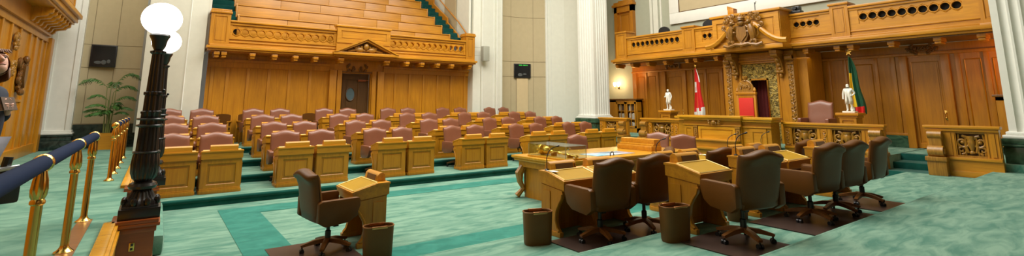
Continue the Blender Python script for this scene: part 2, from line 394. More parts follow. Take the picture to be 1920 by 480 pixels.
# --- far side: gallery recess, walls and corner piers
mbw = MB()
def stiles(mb, xs, y, z0, z1, w=.045, d=.035):
    for x in xs: mb.box(x-w, x+w, y-d, y+.01, z0, z1, b=.008)
mbw.box(1.15, 5.33, 17.8, 17.95, .6, 3.5); mbw.box(6.38, 10.7, 17.8, 17.95, .6, 3.5); mbw.box(5.33, 6.38, 17.8, 17.95, 2.9, 3.5)
stiles(mbw, [1.3, 1.72, 2.30, 2.92, 3.55, 4.22], 17.8, .6, 3.1)
stiles(mbw, [7.35, 7.95, 8.55, 9.17, 9.8, 10.45], 17.8, .6, 3.1)
for (a, b2) in ((1.15, 4.85), (6.86, 10.7)):
    mbw.box(a, b2, 17.77, 17.81, .6, .85); mbw.box(a, b2, 17.75, 17.81, 2.95, 3.12); mbw.box(a, b2, 17.70, 17.81, 3.12, 3.2)
for (a, b2) in ((4.86, 5.10), (5.14, 5.30), (6.42, 6.58), (6.62, 6.86)): mbw.box(a, b2, 17.66 if (b2-a) > .2 else 17.72, 17.81, .6, 3.0, b=.012)
struct(mbw.build('wall_gallery_lower', M['oak']))
mb = MB(); foliage(mb, 5.35, 6.36, 2.98, 3.28, 17.76, 3, 7, .03); mb.box(5.2, 6.5, 17.74, 17.81, 2.93, 2.97); struct(mb.build('trim_overdoor_carving', M['carved_dark']))
mb = MB(); mb.box(5.33, 6.38, 17.98, 18.03, .6, 2.9); d1 = struct(mb.build('door_1', M['walnut']))
mb = MB(); panelled(mb, 5.40, 6.10, .7, 2.8, 17.955, .12, .02); o = mb.build('door_leaf', M['walnut'], d1)
mb = MB(); t = bmesh.new(); bmesh.ops.create_circle(t, cap_ends=True, segments=28, radius=1); mb.merge(t, Matrix.Translation((5.70, 17.945, 2.15)) @ Matrix.Rotation(PI/2, 4, 'X') @ Matrix.Diagonal((.155, .23, 1, 1))); mb.build('door_window', M['blueglass'], d1)
mb = MB(); mb.tube([(5.70+.165*math.cos(2*PI*i/28), 17.94, 2.15+.24*math.sin(2*PI*i/28)) for i in range(29)], .018, 6, cap=False); mb.build('window_ring', M['walnut'], d1)
mb = MB(); mb.box(5.95, 6.25, 17.90, 17.96, 2.62, 2.69, b=.01); mb.tube([(6.2, 17.93, 2.66), (6.34, 17.86, 2.66)], .012, 6); mb.build('door_closer', M['red_wood'], d1)
# white piers and tan niches
vwall('wall_pier_northwest', M['white'], [(1.0, 18.2), (1.0, 17.25), (.58, 17.40), (-.45, 17.95), (-.50, 20.2)], .3, ZT, -.12)
mb = MB(); mb.tube([(.58, 17.395, .6), (.58, 17.395, ZT)], .018, 6); mb.tube([(.42, 17.61, .6), (.42, 17.61, ZT)], .012, 6); mb.tube([(.98, 17.30, .6), (.98, 17.30, ZT)], .015, 6)
struct(mb.build('trim_1', M['white2']))
arc = lambda p, q, sag, n: [(p[0]+(q[0]-p[0])*i/n + (-(q[1]-p[1]))*sag*math.sin(PI*i/n), p[1]+(q[1]-p[1])*i/n + (q[0]-p[0])*sag*math.sin(PI*i/n)) for i in range(n+1)]
nw = arc((-2.05, 20.0), (-.44, 19.9), .07, 8)
vwall('wall_niche_northwest', M['tan'], nw, 1.17, ZT, .12)
vwall('baseboard_niche_northwest', M['marble_k'], [(x, y-.04) for x, y in nw], .3, 1.17, .12)
mb = MB()
for z in (1.19, 2.93, 3.66, 5.6): mb.tube([(x, y-.004, z) for x, y in nw], .008, 4)
for i in (1, 4): mb.tube([(nw[i][0], nw[i][1]-.004, 1.2), (nw[i][0], nw[i][1]-.004, ZT)], .008, 4)
struct(mb.build('trim_2', M['seam']))
mb = MB(); mb.box(-.56, -.50, 19.75, 19.83, .9, ZT); mb.box(-.44, -.38, 19.75, 19.83, .9, ZT)
for k in range(14): mb.box(-.52, -.42, 19.77, 19.81, 1.0+.55*k, 1.06+.55*k)
struct(mb.build('trim_cable_ladder', M['steel']))
mb = MB(); mb.box(-2.8, -2.03, 19.72, 20.25, 1.0, ZT); mb.box(-2.73, -2.62, 19.68, 19.72, 1.0, ZT); mb.box(-2.16, -2.05, 19.68, 19.72, 1.0, ZT); struct(mb.build('wall_pilaster_northwest', M['white2']))
mb = MB()
for (g, z0, z1) in ((.10, .45, .72), (.05, .72, .84), (.08, .84, .90)): mb.box(-2.8, -2.03+g, 19.68-g, 20.25, z0, z1, b=.02)
struct(mb.build('baseboard_pilaster_northwest', M['marble_k']))
mb = MB(); mb.box(-2.8, -1.97, 19.62, 20.25, .90, .96, b=.02); mb.box(-2.8, -2.0, 19.66, 20.25, .95, 1.02, b=.02); struct(mb.build('trim_3', M['white2']))
# north-east corner
vwall('wall_pier_northeast', M['white'], [(12.05, 18.6), (12.0, 17.20), (11.65, 17.20), (11.65, 17.26), (10.95, 17.26), (10.95, 17.34), (10.62, 17.40), (10.62, 18.2)], .3, ZT, -.10)
mb = MB()
for x in (11.02, 11.58, 11.72, 11.93): mb.tube([(x, 17.255 if x < 11.65 else 17.195, .6), (x, 17.255 if x < 11.65 else 17.195, ZT)], .014, 6)
struct(mb.build('trim_4', M['white2']))
ne = arc((12.2, 17.63), (14.28, 17.0), .10, 8)
vwall('wall_niche_northeast', M['tan'], ne, .3, ZT, .12)
mb = MB()
nt_ = [(x-.003, y-.004) for x, y in ne]
for z in (3.02, 3.70, 5.75): mb.tube([(x, y, z) for x, y in nt_], .009, 4)
for i in (2, 6): mb.tube([(nt_[i][0], nt_[i][1], .5), (nt_[i][0], nt_[i][1], ZT)], .008, 4)
struct(mb.build('trim_5', M['seam']))
mb = MB(); mb.grid(lambda u, v: (ne[3][0]+(ne[5][0]-ne[3][0])*u-.012, ne[3][1]+(ne[5][1]-ne[3][1])*u-.055, .6+2.38*v), 1, 1); struct(mb.build('trim_tan_panel', plain('tan_bright', (.62, .48, .27), .8)))
vwall('wall_corner_northeast', M['white'], [(14.28, 17.0), (14.90, 16.35), (15.18, 15.70), (15.4, 15.2)], .3, ZT, .12)
mb = MB(); mb.tube([(14.32, 16.94, .5), (14.32, 16.94, ZT)], .05, 8); mb.tube([(14.46, 16.80, .5), (14.46, 16.80, ZT)], .02, 6); struct(mb.build('trim_6', M['white2']))
# fluted piers either side of the speaker's dais
def fluted(name, x0, x1, y0, y1, z0, zb):
    pts = []
    def face(a, b2, nrm, nfl=5):
        a = Vector((*a, 0)); b2 = Vector((*b2, 0)); nrm = Vector((*nrm, 0)); L = (b2-a).length; m = .10; w = (L-2*m)/nfl
        pts.append(a); d = (b2-a).normalized()
        for k in range(nfl):
            s0 = m+w*k+.018; s1 = m+w*(k+1)-.018; r = (s1-s0)/2
            for q in range(9):
                th = PI*q/8; pts.append(a + d*(s0+r-r*math.cos(th)) - nrm*(r*.85*math.sin(th)))
    face((x0, y1), (x0, y0), (-1, 0)); face((x0, y0), (x1, y0), (0, -1)); face((x1, y0), (x1, y1), (1, 0)); face((x1, y1), (x0, y1), (0, 1))
    mb = MB(); mb.prism([(p.x, p.y) for p in pts], 'z', zb, ZT)
    o = struct(mb.build(name, M['white2'], ang=25))
    mb = MB()
    for g, a, b2 in ((.10, zb-.14, zb-.07), (.05, zb-.07, zb)): mb.box(x0-g, x1+g, y0-g, y1+g, a, b2, b=.03)
    mb.build('column_base', M['white2'], o)
    mb = MB()
    for g, a, b2 in ((.10, z0, zb-.30), (.16, zb-.30, zb-.25), (.13, zb-.25, zb-.14)): mb.box(x0-g, x1+g, y0-g, y1+g, a, b2, b=.02)
    mb.build('plinth', M['marble_g'], o)
    return o
fluted('wall_fluted_pier', 14.2, 15.05, 13.85, 14.75, .3, 1.36)
fluted('wall_fluted_pier', 14.2, 15.05, 1.10, 2.16, .45, 1.24)
mb = MB(); mb.box(13.95, 15.3, 1.0, 2.42, .44, .58, b=.02); struct(mb.build('trim_pier_curb', M['oak_h']))
# gallery upper walls
vwall('wall_gallery_back', M['white'], [(.9, 22.6), (10.9, 22.6)], .6, ZT, .12)
vwall('wall_gallery_left', M['white'], [(1.10, 17.5), (1.10, 22.6)], 3.4, ZT, .1)
vwall('wall_gallery_right', M['white'], [(10.45, 22.6), (10.45, 17.5)], 3.4, ZT, .1)
mb = MB(); mb.box(10.38, 10.43, 18.55, 19.6, 4.9, 9, b=.0); struct(mb.build('trim_7', M['tan2']))
# enclosing walls and ceiling
sbox('wall_west', M['white'], -3.2, -2.82, -3.2, 20.3, 0, ZT)
sbox('wall_south', M['walnut'], -3.2, 17.4, -3.5, -3.2, 0, ZT)
sbox('wall_east', M['wallgrey'], 17.02, 17.3, -3.2, 17.2, .3, ZT)
vwall('wall_east_return', M['wallgrey'], [(15.4, 15.95), (17.1, 15.95)], .3, ZT, .1)
sbox('ceiling', M['white'], -3.3, 17.4, -3.5, 23, ZT, ZT+.2)

# ================================================================== FAR GALLERY BALCONY
gal = thing('gallery_balcony', 'long oak gallery balcony with pierced parapet and central pediment above the dark door', 'balcony', (5.85, 17.0, 3.4))
GX = lambda x: x-5.85
def GB(): return MB()
ZO = -3.4
def gbuild(mb, name, mat): return mb.build(name, mat, gal)
mb = GB()
mb.box(GX(1.06), GX(10.46), -.10, .55, 3.40+ZO, 3.46+ZO, b=.012); mb.box(GX(1.02), GX(10.50), -.16, .55, 3.46+ZO, 3.54+ZO, b=.012)
mb.box(GX(1.10), GX(10.44), -.04, .05, 3.54+ZO, 3.60+ZO, b=.01)
gbuild(mb, 'ledge', M['oak_h'])
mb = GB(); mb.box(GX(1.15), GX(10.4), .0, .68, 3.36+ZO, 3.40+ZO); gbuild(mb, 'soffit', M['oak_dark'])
for (a, b2) in ((1.6, 4.82), (6.74, 10.02)):
    mb = GB(); mb.box(GX(a), GX(b2), .02, .14, 3.58+ZO, 3.80+ZO); mb.box(GX(a), GX(b2), -.01, .06, 3.67+ZO, 3.71+ZO, b=.01); mb.box(GX(a), GX(b2), -.02, .06, 3.775+ZO, 3.80+ZO)
    mb.box(GX(a), GX(a)+.07, .02, .14, 3.8+ZO, 4.22+ZO); mb.box(GX(b2)-.07, GX(b2), .02, .14, 3.8+ZO, 4.22+ZO)
    mb.box(GX(a), GX(b2), .0, .16, 4.22+ZO, 4.30+ZO, b=.012); mb.box(GX(a), GX(b2), -.05, .20, 4.30+ZO, 4.36+ZO, b=.015)
    gbuild(mb, 'parapet', M['oak_h'])
    mb = GB(); fretwork(mb, GX(a)+.07, GX(b2)-.07, 3.81+ZO, 4.22+ZO, .05, 13, d=.13, rf=.42); gbuild(mb, 'fretwork', M['oak_h'])
for (a, b2) in ((1.08, 1.6), (10.02, 10.44)):
    mb = GB(); panelled(mb, GX(a), GX(b2), 3.58+ZO, 4.55+ZO, -.03, .09, .02); mb.box(GX(a), GX(b2), .0, .42, 3.58+ZO, 4.55+ZO)
    mb.box(GX(a)-.03, GX(b2)+.03, -.07, .46, 4.55+ZO, 4.62+ZO, b=.012); mb.box(GX(a)-.01, GX(b2)+.01, -.05, .44, 4.62+ZO, 4.68+ZO, b=.012)
    gbuild(mb, 'post', M['oak'])
mb = GB(); panelled(mb, GX(4.82), GX(6.74), 3.90+ZO, 4.46+ZO, -.10, .13, .025); mb.box(GX(4.82), GX(6.74), -.07, .2, 3.56+ZO, 4.46+ZO); mb.box(GX(4.78), GX(6.78), -.14, .22, 4.46+ZO, 4.53+ZO, b=.015)
gbuild(mb, 'center_panel', M['oak_h'])
mb = GB()
ax0, axc, ax1, zb, zt = GX(4.80), GX(5.82), GX(6.88), 3.56+ZO, 4.08+ZO
mb.prism([(ax0-.08, zb), (ax0+.10, zb), (axc, zt-.10), (ax1-.10, zb), (ax1+.08, zb), (axc, zt)], 'y', -.30, -.08)
mb.prism([(ax0-.12, zb+.0), (ax0-.02, zb), (axc, zt-.03), (ax1+.02, zb), (ax1+.12, zb), (axc, zt+.04)], 'y', -.36, -.22)
mb.box(ax0-.12, ax1+.12, -.33, -.08, zb-.09, zb+.01, b=.012); mb.box(ax0-.06, ax1+.06, -.24, -.1, zb-.15, zb-.09, b=.01)
gbuild(mb, 'pediment', M['oak_h'])
mb = GB(); foliage(mb, axc-.46, axc+.46, zb+.03, zb+.26, -.15, 5, 9, .045); mb.ell((axc, -.2, zb+.24), (.10, .08, .12)); mb.ell((axc-.22, -.18, zb+.12), (.14, .06, .09)); mb.ell((axc+.22, -.18, zb+.12), (.14, .06, .09)); mb.tube([(axc-.62, -.14, zb+.06), (axc-.3, -.15, zb+.12), (axc, -.16, zb+.10), (axc+.3, -.15, zb+.12), (axc+.62, -.14, zb+.06)], .035, 6)
gbuild(mb, 'pediment_carving', M['carved'])
mb = GB(); mb.prism([(ax0+.05, zb), (ax1-.05, zb), (axc, zt-.06)], 'y', -.125, -.09); gbuild(mb, 'tympanum', M['carved_dark'])
for x in (1.31, 1.5, 2.28, 2.92, 3.55, 4.18, 5.04, 6.71, 7.48, 8.10, 8.77, 9.40, 10.22):
    mb = GB(); mb.box(GX(x)-.075, GX(x)+.075, -.06, .55, 3.27+ZO, 3.37+ZO, b=.012); mb.box(GX(x)-.06, GX(x)+.06, -.02, .5, 3.20+ZO, 3.27+ZO, b=.012)
    gbuild(mb, 'bracket', M['oak'])
# seating tiers and stairs in the gallery
TN = ('lowest', 'second', 'third', 'fourth', 'fifth', 'sixth')
for k in range(6):
    y = 17.66+.725*k; z = 4.66+.475*k
    t = thing('gallery_bench', 'long oak gallery bench row, %s tier up from the balcony parapet' % TN[k], 'bench', (5.75, y, z-1.2), 0, 'oak bench rows in the far gallery')
    mb = MB(); xs = [-3.85, -2.4 + (.5 if k % 2 else 0), -.9+(.4 if k % 2 else -.1), .7+(.3 if k % 2 else 0), 2.3-(.4 if k % 2 else 0), 3.85]
    for a, b2 in zip(xs[:-1], xs[1:]): mb.box(a+.004, b2-.004, 0, .06, 0, 1.16, b=.004)
    mb.build('back_board', M['oak_h'], t)
    mb = MB(); mb.box(-3.87, 3.87, -.03, .09, 1.16, 1.20, b=.012); mb.build('top_rail', M['oak_h'], t)
    mb = MB(); mb.box(-3.85, 3.85, .06, .5, .55, .60, b=.01); mb.build('seat', M['oak_h'], t)
    for sx in (-1, 1):
        mb = MB(); mb.box(sx*3.85, sx*3.90, -.02, .60, 0, 1.19, b=.01); mb.tube([(sx*3.875, .0, 1.19), (sx*3.875, .3, 1.12), (sx*3.875, .6, .98)], .04, 6); mb.build('end_panel', M['oak'], t)
for (x0, x1, nm, up) in ((9.66, 10.14, 'stair_gallery_right', .42), (1.2, 1.84, 'stair_gallery_left', .25)):
    mb = MB()
    for k in range(14): mb.box(x0, x1, 17.55+.36*k, 22.5, 3.9+.237*k+up, 4.137+.237*k+up, b=.015)
    struct(mb.build(nm, M['carpet_s']))
mb = MB(); mb.prism([(17.75, 4.45), (17.95, 4.75), (18.9, 5.42), (18.9, 5.6), (20.3, 6.50), (20.3, 6.68), (22.4, 8.05), (22.4, 4.45)], 'x', 10.15, 10.22); struct(mb.build('trim_stair_stringer', M['oak_dark']))
tag(MB().tube([(10.36, 17.5, 4.72), (10.34, 18.2, 5.35), (10.34, 22.3, 8.3)], .028, 8).build('stair_handrail', M['oak_dark']), 'sloping wooden handrail beside the green gallery stairs at right', 'handrail')
t = thing('wall_speaker', 'grey box loudspeaker mounted on the white pier beside the gallery', 'loudspeaker', (11.0, 17.05, 3.58))
MB().box(-.15, .15, -.12, .08, 0, .62, b=.015).build('cabinet', M['grey'], t)
MB().box(-.04, .04, .06, .2, .2, .4).build('wall_mount', M['grey'], t)
tag(MB().tube([(10.5, 17.2, 4.15), (10.84, 17.13, 4.15)], .008, 5).tube([(10.5, 17.2, 3.8), (10.84, 17.13, 3.8)], .008, 5).build('speaker_cable', M['grey']), 'thin grey cables between gallery post and grey loudspeaker', 'cable')

# ================================================================== WEST WALL (entrance side): panelling with overhang
mb = MB(); mb.box(-2.86, -2.76, -3.1, 19.45, .3, 3.72); 
def wst(ys, w, d, z0, z1):
    for y in ys: mb.box(-2.78, -2.76+d, y-w, y+w, z0, z1, b=.01)
wst([12.5, 13.3, 14.1, 14.9, 15.75, 16.85, 17.55, 18.3, 18.95, 19.4], .06, .04, .45, 3.70)
mb.box(-2.78, -2.69, 12, 19.45, .45, .72, b=.01); mb.box(-2.78, -2.71, 12, 19.45, 3.55, 3.72); mb.box(-2.78, -2.72, 15.8, 16.8, 1.85, 1.90)
mb.box(-2.78, -2.64, 19.1, 19.48, .45, 3.69, b=.015)
struct(mb.build('wall_west_lower', M['oak']))
wc = thing('wall_carving', 'dark carved oak coat of arms on the panelled wall at left', 'carving', (-2.72, 16.3, 1.95), PI/2)
mb = MB(); foliage(mb, -.34, .34, .05, .95, 0, 11, 12, .05); mb.build('scroll_carving', M['carved_dark'], wc)
mb = MB(); mb.prism([(-.14, .75), (.14, .75), (.15, .45), (0, .22), (-.15, .45)], 'y', -.10, 0); mb.ell((0, -.06, .90), (.10, .07, .10)); mb.ell((0, -.05, .12), (.2, .06, .08)); mb.build('shield', M['carved_dark'], wc)
mb = MB(); foliage(mb, 15.05, 15.45, 2.3, 3.7, 0, 21, 12, .04)
o = mb.build('carved_strip', M['carved']); o.rotation_euler = (0, 0, PI/2); o.location = (-2.70, 0, 0); o.name = 'trim_carved_strip'; struct(o)
wg = thing('entrance_balcony', 'oak balcony overhang with scrolled brackets at upper left', 'balcony', (-2.76, 15.6, 3.75), PI/2)
mb = MB(); mb.box(-3.5, 3.5, -.62, 0, .42, .54, b=.015); mb.box(-3.5, 3.55, -.70, 0, .54, .66, b=.015); mb.box(-3.5, 3.45, -.55, 0, .36, .42, b=.01); mb.build('ledge', M['oak_h'], wg)
mb = MB(); mb.box(-3.5, 3.3, -.50, -.3, .66, 1.5, b=.01); mb.box(-3.5, 3.36, -.54, -.28, 1.5, 1.6, b=.01); panelled(mb, 1.2, 3.2, .72, 1.45, -.54, .12, .03); mb.build('parapet', M['oak_h'], wg)
for k in range(7):
    x = 3.2-.48*k
    mb = MB(); mb.prism([(0, .0), (-.16, .02), (-.22, .12), (-.40, .16), (-.50, .30), (-.54, .38), (0, .38)], 'x', x-.07, x+.07); mb.tube([(x-.075, -.14, .08), (x+.075, -.14, .08)], .06, 10); mb.tube([(x-.075, -.45, .28), (x+.075, -.45, .28)], .06, 10)
    mb.build('bracket', M['oak'], wg)
mb = MB(); mb.box(-3.5, 3.25, -.12, 0, -.05, .38); mb.build('frieze', M['oak_dark'], wg)
# ================================================================== SPEAKER'S END (frame: local x = 7.87 - y, local y = depth beyond the front)
YC = 7.87
def sframe(name, label, cat, X, z=0., y=YC, group=None): return thing(name, label, cat, (X, y, z), -PI/2, group)
def S_struct(mb, name, mat, X, z=0., y=YC):
    o = mb.build(name, mat); o.location = (X, y, z); o.rotation_euler = (0, 0, -PI/2); return struct(o)
# dais
mb = MB(); mb.box(13.95, 17, 4.22, 11.52, .0, .6); mb.box(14.95, 17, 1.0, 4.25, .0, .6); mb.box(14.95, 17, 11.5, 15.9, .0, .6); mb.box(13.9, 14.96, 1.0, 3.43, .28, .6); mb.box(13.9, 14.96, 12.2, 15.9, .0, .6); mb.box(12.4, 13.95, 6.4, 9.35, 0, .35)
struct(mb.build('dais', M['carpet']))
for nm, y0, y1 in (('stair_dais_right', 3.43, 4.24), ('stair_dais_left', 11.5, 12.2)):
    mb = MB(); mb.box(13.68, 14.96, y0, y1, .0, .30, b=.03); mb.box(14.28, 14.98, y0, y1, .28, .45, b=.03); mb.box(14.88, 15.1, y0, y1, .43, .602, b=.03)
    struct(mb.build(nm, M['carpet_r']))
# panelled back wall under the balcony
mb = MB()
for (a, b2) in ((-6.3, -4.62), (-3.66, 3.40), (4.30, 7.1)): mb.box(a, b2, 0, .1, .6, 3.42)
mb.box(-4.62, -3.66, 0, .1, 3.02, 3.42); mb.box(3.40, 4.30, 0, .1, 3.08, 3.42)
for x, w in ((-6.1, .10), (-5.55, .10), (-4.95, .12), (-3.35, .12), (-2.75, .09), (-2.1, .12), (-1.6, .1), (1.5, .1), (1.95, .09), (2.75, .08), (3.15, .12), (4.55, .10), (5.1, .1), (6.2, .08)):
    mb.box(x-w/2, x+w/2, -.035, .02, .6, 3.2, b=.01)
for x in (-4.62, -3.66, 3.40, 4.30): mb.box(x-.09, x+.09, -.09, .02, .6, 3.12, b=.015)
for (a, b2) in ((-6.05, -5.6), (-5.5, -5.02), (-3.28, -2.80), (-2.70, -2.17), (2.0, 2.70), (4.62, 5.05), (5.16, 6.1)):
    for (p, q) in (((a+.06, 1.0), (a+.06, 2.95)), ((b2-.06, 1.0), (b2-.06, 2.95)), ((a+.06, 1.0), (b2-.06, 1.0)), ((a+.06, 2.95), (b2-.06, 2.95))):
        mb.tube([(p[0], -.004, p[1]), (q[0], -.004, q[1])], .016, 4)
mb.box(-6.3, 7.1, -.06, .02, 3.12, 3.2, b=.01); mb.box(-6.3, -4.7, -.04, .02, .92, .99, b=.008); mb.box(-3.55, 3.31, -.04, .02, .92, .99, b=.008); mb.box(4.4, 7.1, -.04, .02, .92, .99, b=.008)
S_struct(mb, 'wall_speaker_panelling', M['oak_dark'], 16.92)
mb = MB()
for (a, b2) in ((-6.3, -4.72), (-3.56, 3.30), (4.40, 7.1)): mb.box(a, b2, -.05, .0, .6, .93)
S_struct(mb, 'baseboard_speaker', M['marble_g'], 16.92)
for nm, a, b2, zt in (('door_2', 3.40, 4.30, 3.08), ('door_3', -4.62, -3.66, 3.02)):
    mb = MB(); panelled(mb, a+.02, b2-.02, .61, zt, .03, .13, .025); d = S_struct(mb, nm, M['oak_dark'], 16.92)
    mb = MB(); mb.box(b2-.16, b2-.10, .0, .03, 1.38, 1.62, b=.008); mb.ell((b2-.13, -.03, 1.55), (.03, .03, .03)); mb.ell((b2-.13, -.03, 1.43), (.03, .03, .03)); mb.build('door_handle', M['brass'], d)
for a, b2 in ((3.42, 4.28), (-4.6, -3.68)):
    mb = MB(); foliage(mb, a, b2, 3.13, 3.44, -.06, int(b2*10)+30, 7, .03); S_struct(mb, 'trim_overdoor_carving', M['carved_dark'], 16.92)
# balcony
bal = sframe('speaker_balcony', 'oak balcony with pierced round holes above the speaker dais', 'balcony', 15.5)
B = lambda mb, n, m: mb.build(n, m, bal)
mb = MB(); mb.box(-6.05, 6.3, -.10, 1.38, 3.46, 3.52, b=.01); mb.box(-6.10, 6.3, -.16, 1.38, 3.52, 3.62, b=.015); mb.box(-6.0, 6.3, -.06, .1, 3.62, 3.68, b=.01); B(mb, 'ledge', M['oak_h'])
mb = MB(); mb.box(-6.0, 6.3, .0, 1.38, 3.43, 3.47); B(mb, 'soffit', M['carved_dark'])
for (a, b2, c0, c1, n) in ((-5.33, -2.68, -5.12, -2.83, 10), (-2.17, -1.05, -1.90, -1.12, 4), (1.05, 2.22, 1.18, 1.92, 4), (2.68, 5.35, 2.90, 5.06, 10)):
    mb = MB(); mb.box(a, b2, .0, .14, 3.66, 3.98); mb.box(a, b2, -.03, .05, 3.78, 3.82, b=.008); mb.box(a, c0, .0, .14, 3.98, 4.38); mb.box(c1, b2, .0, .14, 3.98, 4.38)
    mb.box(a, b2, -.02, .16, 4.38, 4.45, b=.01); mb.box(a, b2, -.06, .2, 4.45, 4.52, b=.015); B(mb, 'parapet', M['oak_h'])
    mb = MB(); fretwork(mb, c0, c1, 3.98, 4.38, .02, n, rf=.42); B(mb, 'fretwork', M['oak_h'])
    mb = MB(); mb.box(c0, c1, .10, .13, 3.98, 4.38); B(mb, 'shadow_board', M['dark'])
for (a, b2, zt) in ((-5.88, -5.33, 4.72), (-2.68, -2.17, 4.55), (2.22, 2.68, 4.58), (5.35, 5.9, 4.72)):
    mb = MB(); mb.box(a, b2, .0, .5, 3.62, zt); panelled(mb, a, b2, 3.68, zt, -.05, .08, .02); mb.box(a-.03, b2+.03, -.09, .5, zt, zt+.07, b=.015); mb.box(a-.02, b2+.02, -.12, .1, 3.50, 3.66, b=.012); B(mb, 'post', M['oak'])
mb = MB(); mb.box(-1.10, 1.10, -.62, .3, 3.55, 4.60); panelled(mb, -1.08, 1.08, 3.62, 4.56, -.66, .14, .03); mb.box(-1.15, 1.15, -.70, .3, 4.60, 4.68, b=.015); mb.box(-1.16, 1.16, -.72, .3, 3.46, 3.60, b=.015); B(mb, 'center_panel', M['oak_h'])
for sx in (-1, 1):       # swan-neck pediment
    mb = MB()
    pts = [(sx*(1.30-.94*t), -.72, 3.63+.60*(t**2.1)*(1.18-.18*t**6)) for t in [i/14 for i in range(15)]]
    for dz, r in ((.05, .07), (.0, .05)): mb.tube([(p[0], p[1]-.02, p[2]+dz) for p in pts], r, 8)
    mb.ell((sx*.38, -.76, 4.20), (.08, .07, .08))
    B(mb, 'pediment_scroll', M['oak_h'])
for x in (-5.95, -5.15, -4.35, -3.55, -2.6, -2.25, -1.45, 1.45, 2.28, 2.62, 3.55, 4.5, 5.3):
    mb = MB(); mb.box(x-.08, x+.08, .02, .5, 3.34, 3.45, b=.012); mb.box(x-.065, x+.065, .05, .45, 3.28, 3.34, b=.012); B(mb, 'bracket', M['oak_dark'])
# coat of arms on the balcony front
M['arms'] = wood('oak_arms', (.13, .050, .006), (.36, .165, .022), 'z', rough=.34, scale=8)
ca = sframe('coat_of_arms', 'carved oak coat of arms with lion and stag supporters on balcony front', 'coat of arms', 14.80, 3.62)
mb = MB(); mb.prism([(-.19, .62), (.19, .62), (.20, .30), (.12, .14), (0, .06), (-.12, .14), (-.20, .30)], 'y', -.12, 0); mb.prism([(-.15, .58), (.15, .58), (.16, .30), (0, .12), (-.16, .30)], 'y', -.16, -.10); mb.build('shield', M['arms'], ca)
for sx, nm in ((-1, 'lion_supporter'), (1, 'stag_supporter')):
    mb = MB()
    mb.tube([(sx*.34, -.10, .10), (sx*.36, -.14, .28), (sx*.33, -.16, .46), (sx*.29, -.16, .62)], [.07, .10, .11, .07], 8)      # body rearing
    mb.ell((sx*.27, -.19, .71), (.08, .09, .08)); mb.ell((sx*.20, -.20, .69), (.05, .05, .035))                        # head, muzzle
    mb.tube([(sx*.31, -.16, .56), (sx*.22, -.20, .54), (sx*.17, -.20, .60)], [.045, .035, .03], 6); mb.tube([(sx*.31, -.14, .48), (sx*.22, -.18, .40), (sx*.18, -.18, .42)], [.045, .035, .03], 6)
    mb.tube([(sx*.34, -.12, .16), (sx*.28, -.16, .08), (sx*.30, -.14, .0)], [.07, .05, .04], 6); mb.tube([(sx*.36, -.12, .16), (sx*.44, -.14, .10), (sx*.42, -.12, .0)], [.07, .05, .04], 6)
    mb.tube([(sx*.40, -.10, .2), (sx*.52, -.10, .3), (sx*.5, -.1, .46), (sx*.56, -.1, .52)], [.02, .018, .018, .03], 6)
    if sx > 0: 
        for a in (-.04, .05): mb.tube([(.27+a*.5, -.19, .78), (.27+a*2, -.19, .88), (.30+a*3, -.19, .98)], [.018, .014, .008], 5)
    else:
        for i in range(7): mb.ell((-.30-.05*math.sin(i), -.17, .60+.035*i), (.05, .06, .04), 6, 4)
    mb.build(nm, M['arms'], ca)
mb = MB(); mb.lathe([(.13, 0), (.12, .04), (.14, .05), (.13, .09), (.09, .14), (.03, .18), (.02, .22)], 12, (0, -.14, .78))
for k in range(6): mb.ell((.12*math.cos(k), -.14+.1*math.sin(k*1.05), .90), (.025, .025, .045), 6, 4)
mb.ell((0, -.15, .70), (.12, .08, .10)); mb.build('crown', M['arms'], ca)
for sx in (-1, 1):
    mb = MB()
    for (cx, cz, r, a) in ((.42, .88, .11, .5), (.55, .80, .10, 2), (.60, .62, .09, 3.5), (.30, .94, .08, 1), (.52, .94, .07, 2.4)):
        spiral(mb, sx*cx, cz, -.08, r, 1.2, sx, a if sx > 0 else PI-a, .035); mb.ell((sx*cx, -.1, cz), (.05, .04, .06), 6, 4)
    mb.build('mantling', M['arms'], ca)
mb = MB(); pts = [(-.62, -.10, .02), (-.45, -.13, -.03), (-.2, -.16, .03), (0, -.16, .0), (.2, -.16, .03), (.45, -.13, -.03), (.62, -.10, .02)]
mb.tube(pts, .055, 6); foliage(mb, -.7, .7, -.08, .14, -.1, 9, 7, .035); mb.build('ribbon_scroll', M['arms'], ca)
# the canopy frame with gilded panel and doorway
can = sframe('canopy_frame', 'tall oak canopy frame with gilded panel and dark red doorway behind the speaker chair', 'canopy', 15.55)
C = lambda mb, n, m: mb.build(n, m, can)
mb = MB(); mb.box(-1.08, -.60, .0, .5, .6, 3.42); mb.box(.58, 1.08, .0, .5, .6, 3.42); mb.box(-.6, .58, 0, .5, 3.12, 3.42)
mb.box(-.66, .64, -.05, .1, 3.14, 3.20, b=.01); mb.box(-.62, .60, -.03, .1, 3.08, 3.13, b=.01); mb.box(-.64, -.58, -.03, .1, .6, 3.12); mb.box(.56, .62, -.03, .1, .6, 3.12); mb.box(-.62, .60, -.04, .05, 3.26, 3.30); mb.box(1.08, 1.35, .25, 1.3, .6, 3.42); mb.box(-1.35, -1.08, .25, 1.3, .6, 3.42)
C(mb, 'frame', M['oak'])
mb = MB(); mb.box(-.58, -.30, .06, .14, .6, 3.10); mb.box(.22, .56, .06, .14, .6, 3.10); mb.box(-.30, .22, .06, .14, 2.56, 3.10)
foliage(mb, -.56, .54, 2.62, 3.05, .05, 17, 9, .02); mb.box(-.14, .12, .03, .07, 2.78, 2.98, b=.01); C(mb, 'gilded_panel', M['gilt'])
mb = MB(); mb.box(-.33, -.29, .02, .12, .6, 2.60); mb.box(.21, .25, .02, .12, .6, 2.60); mb.box(-.33, .25, .02, .12, 2.55, 2.60); C(mb, 'doorway_trim', M['gold'])
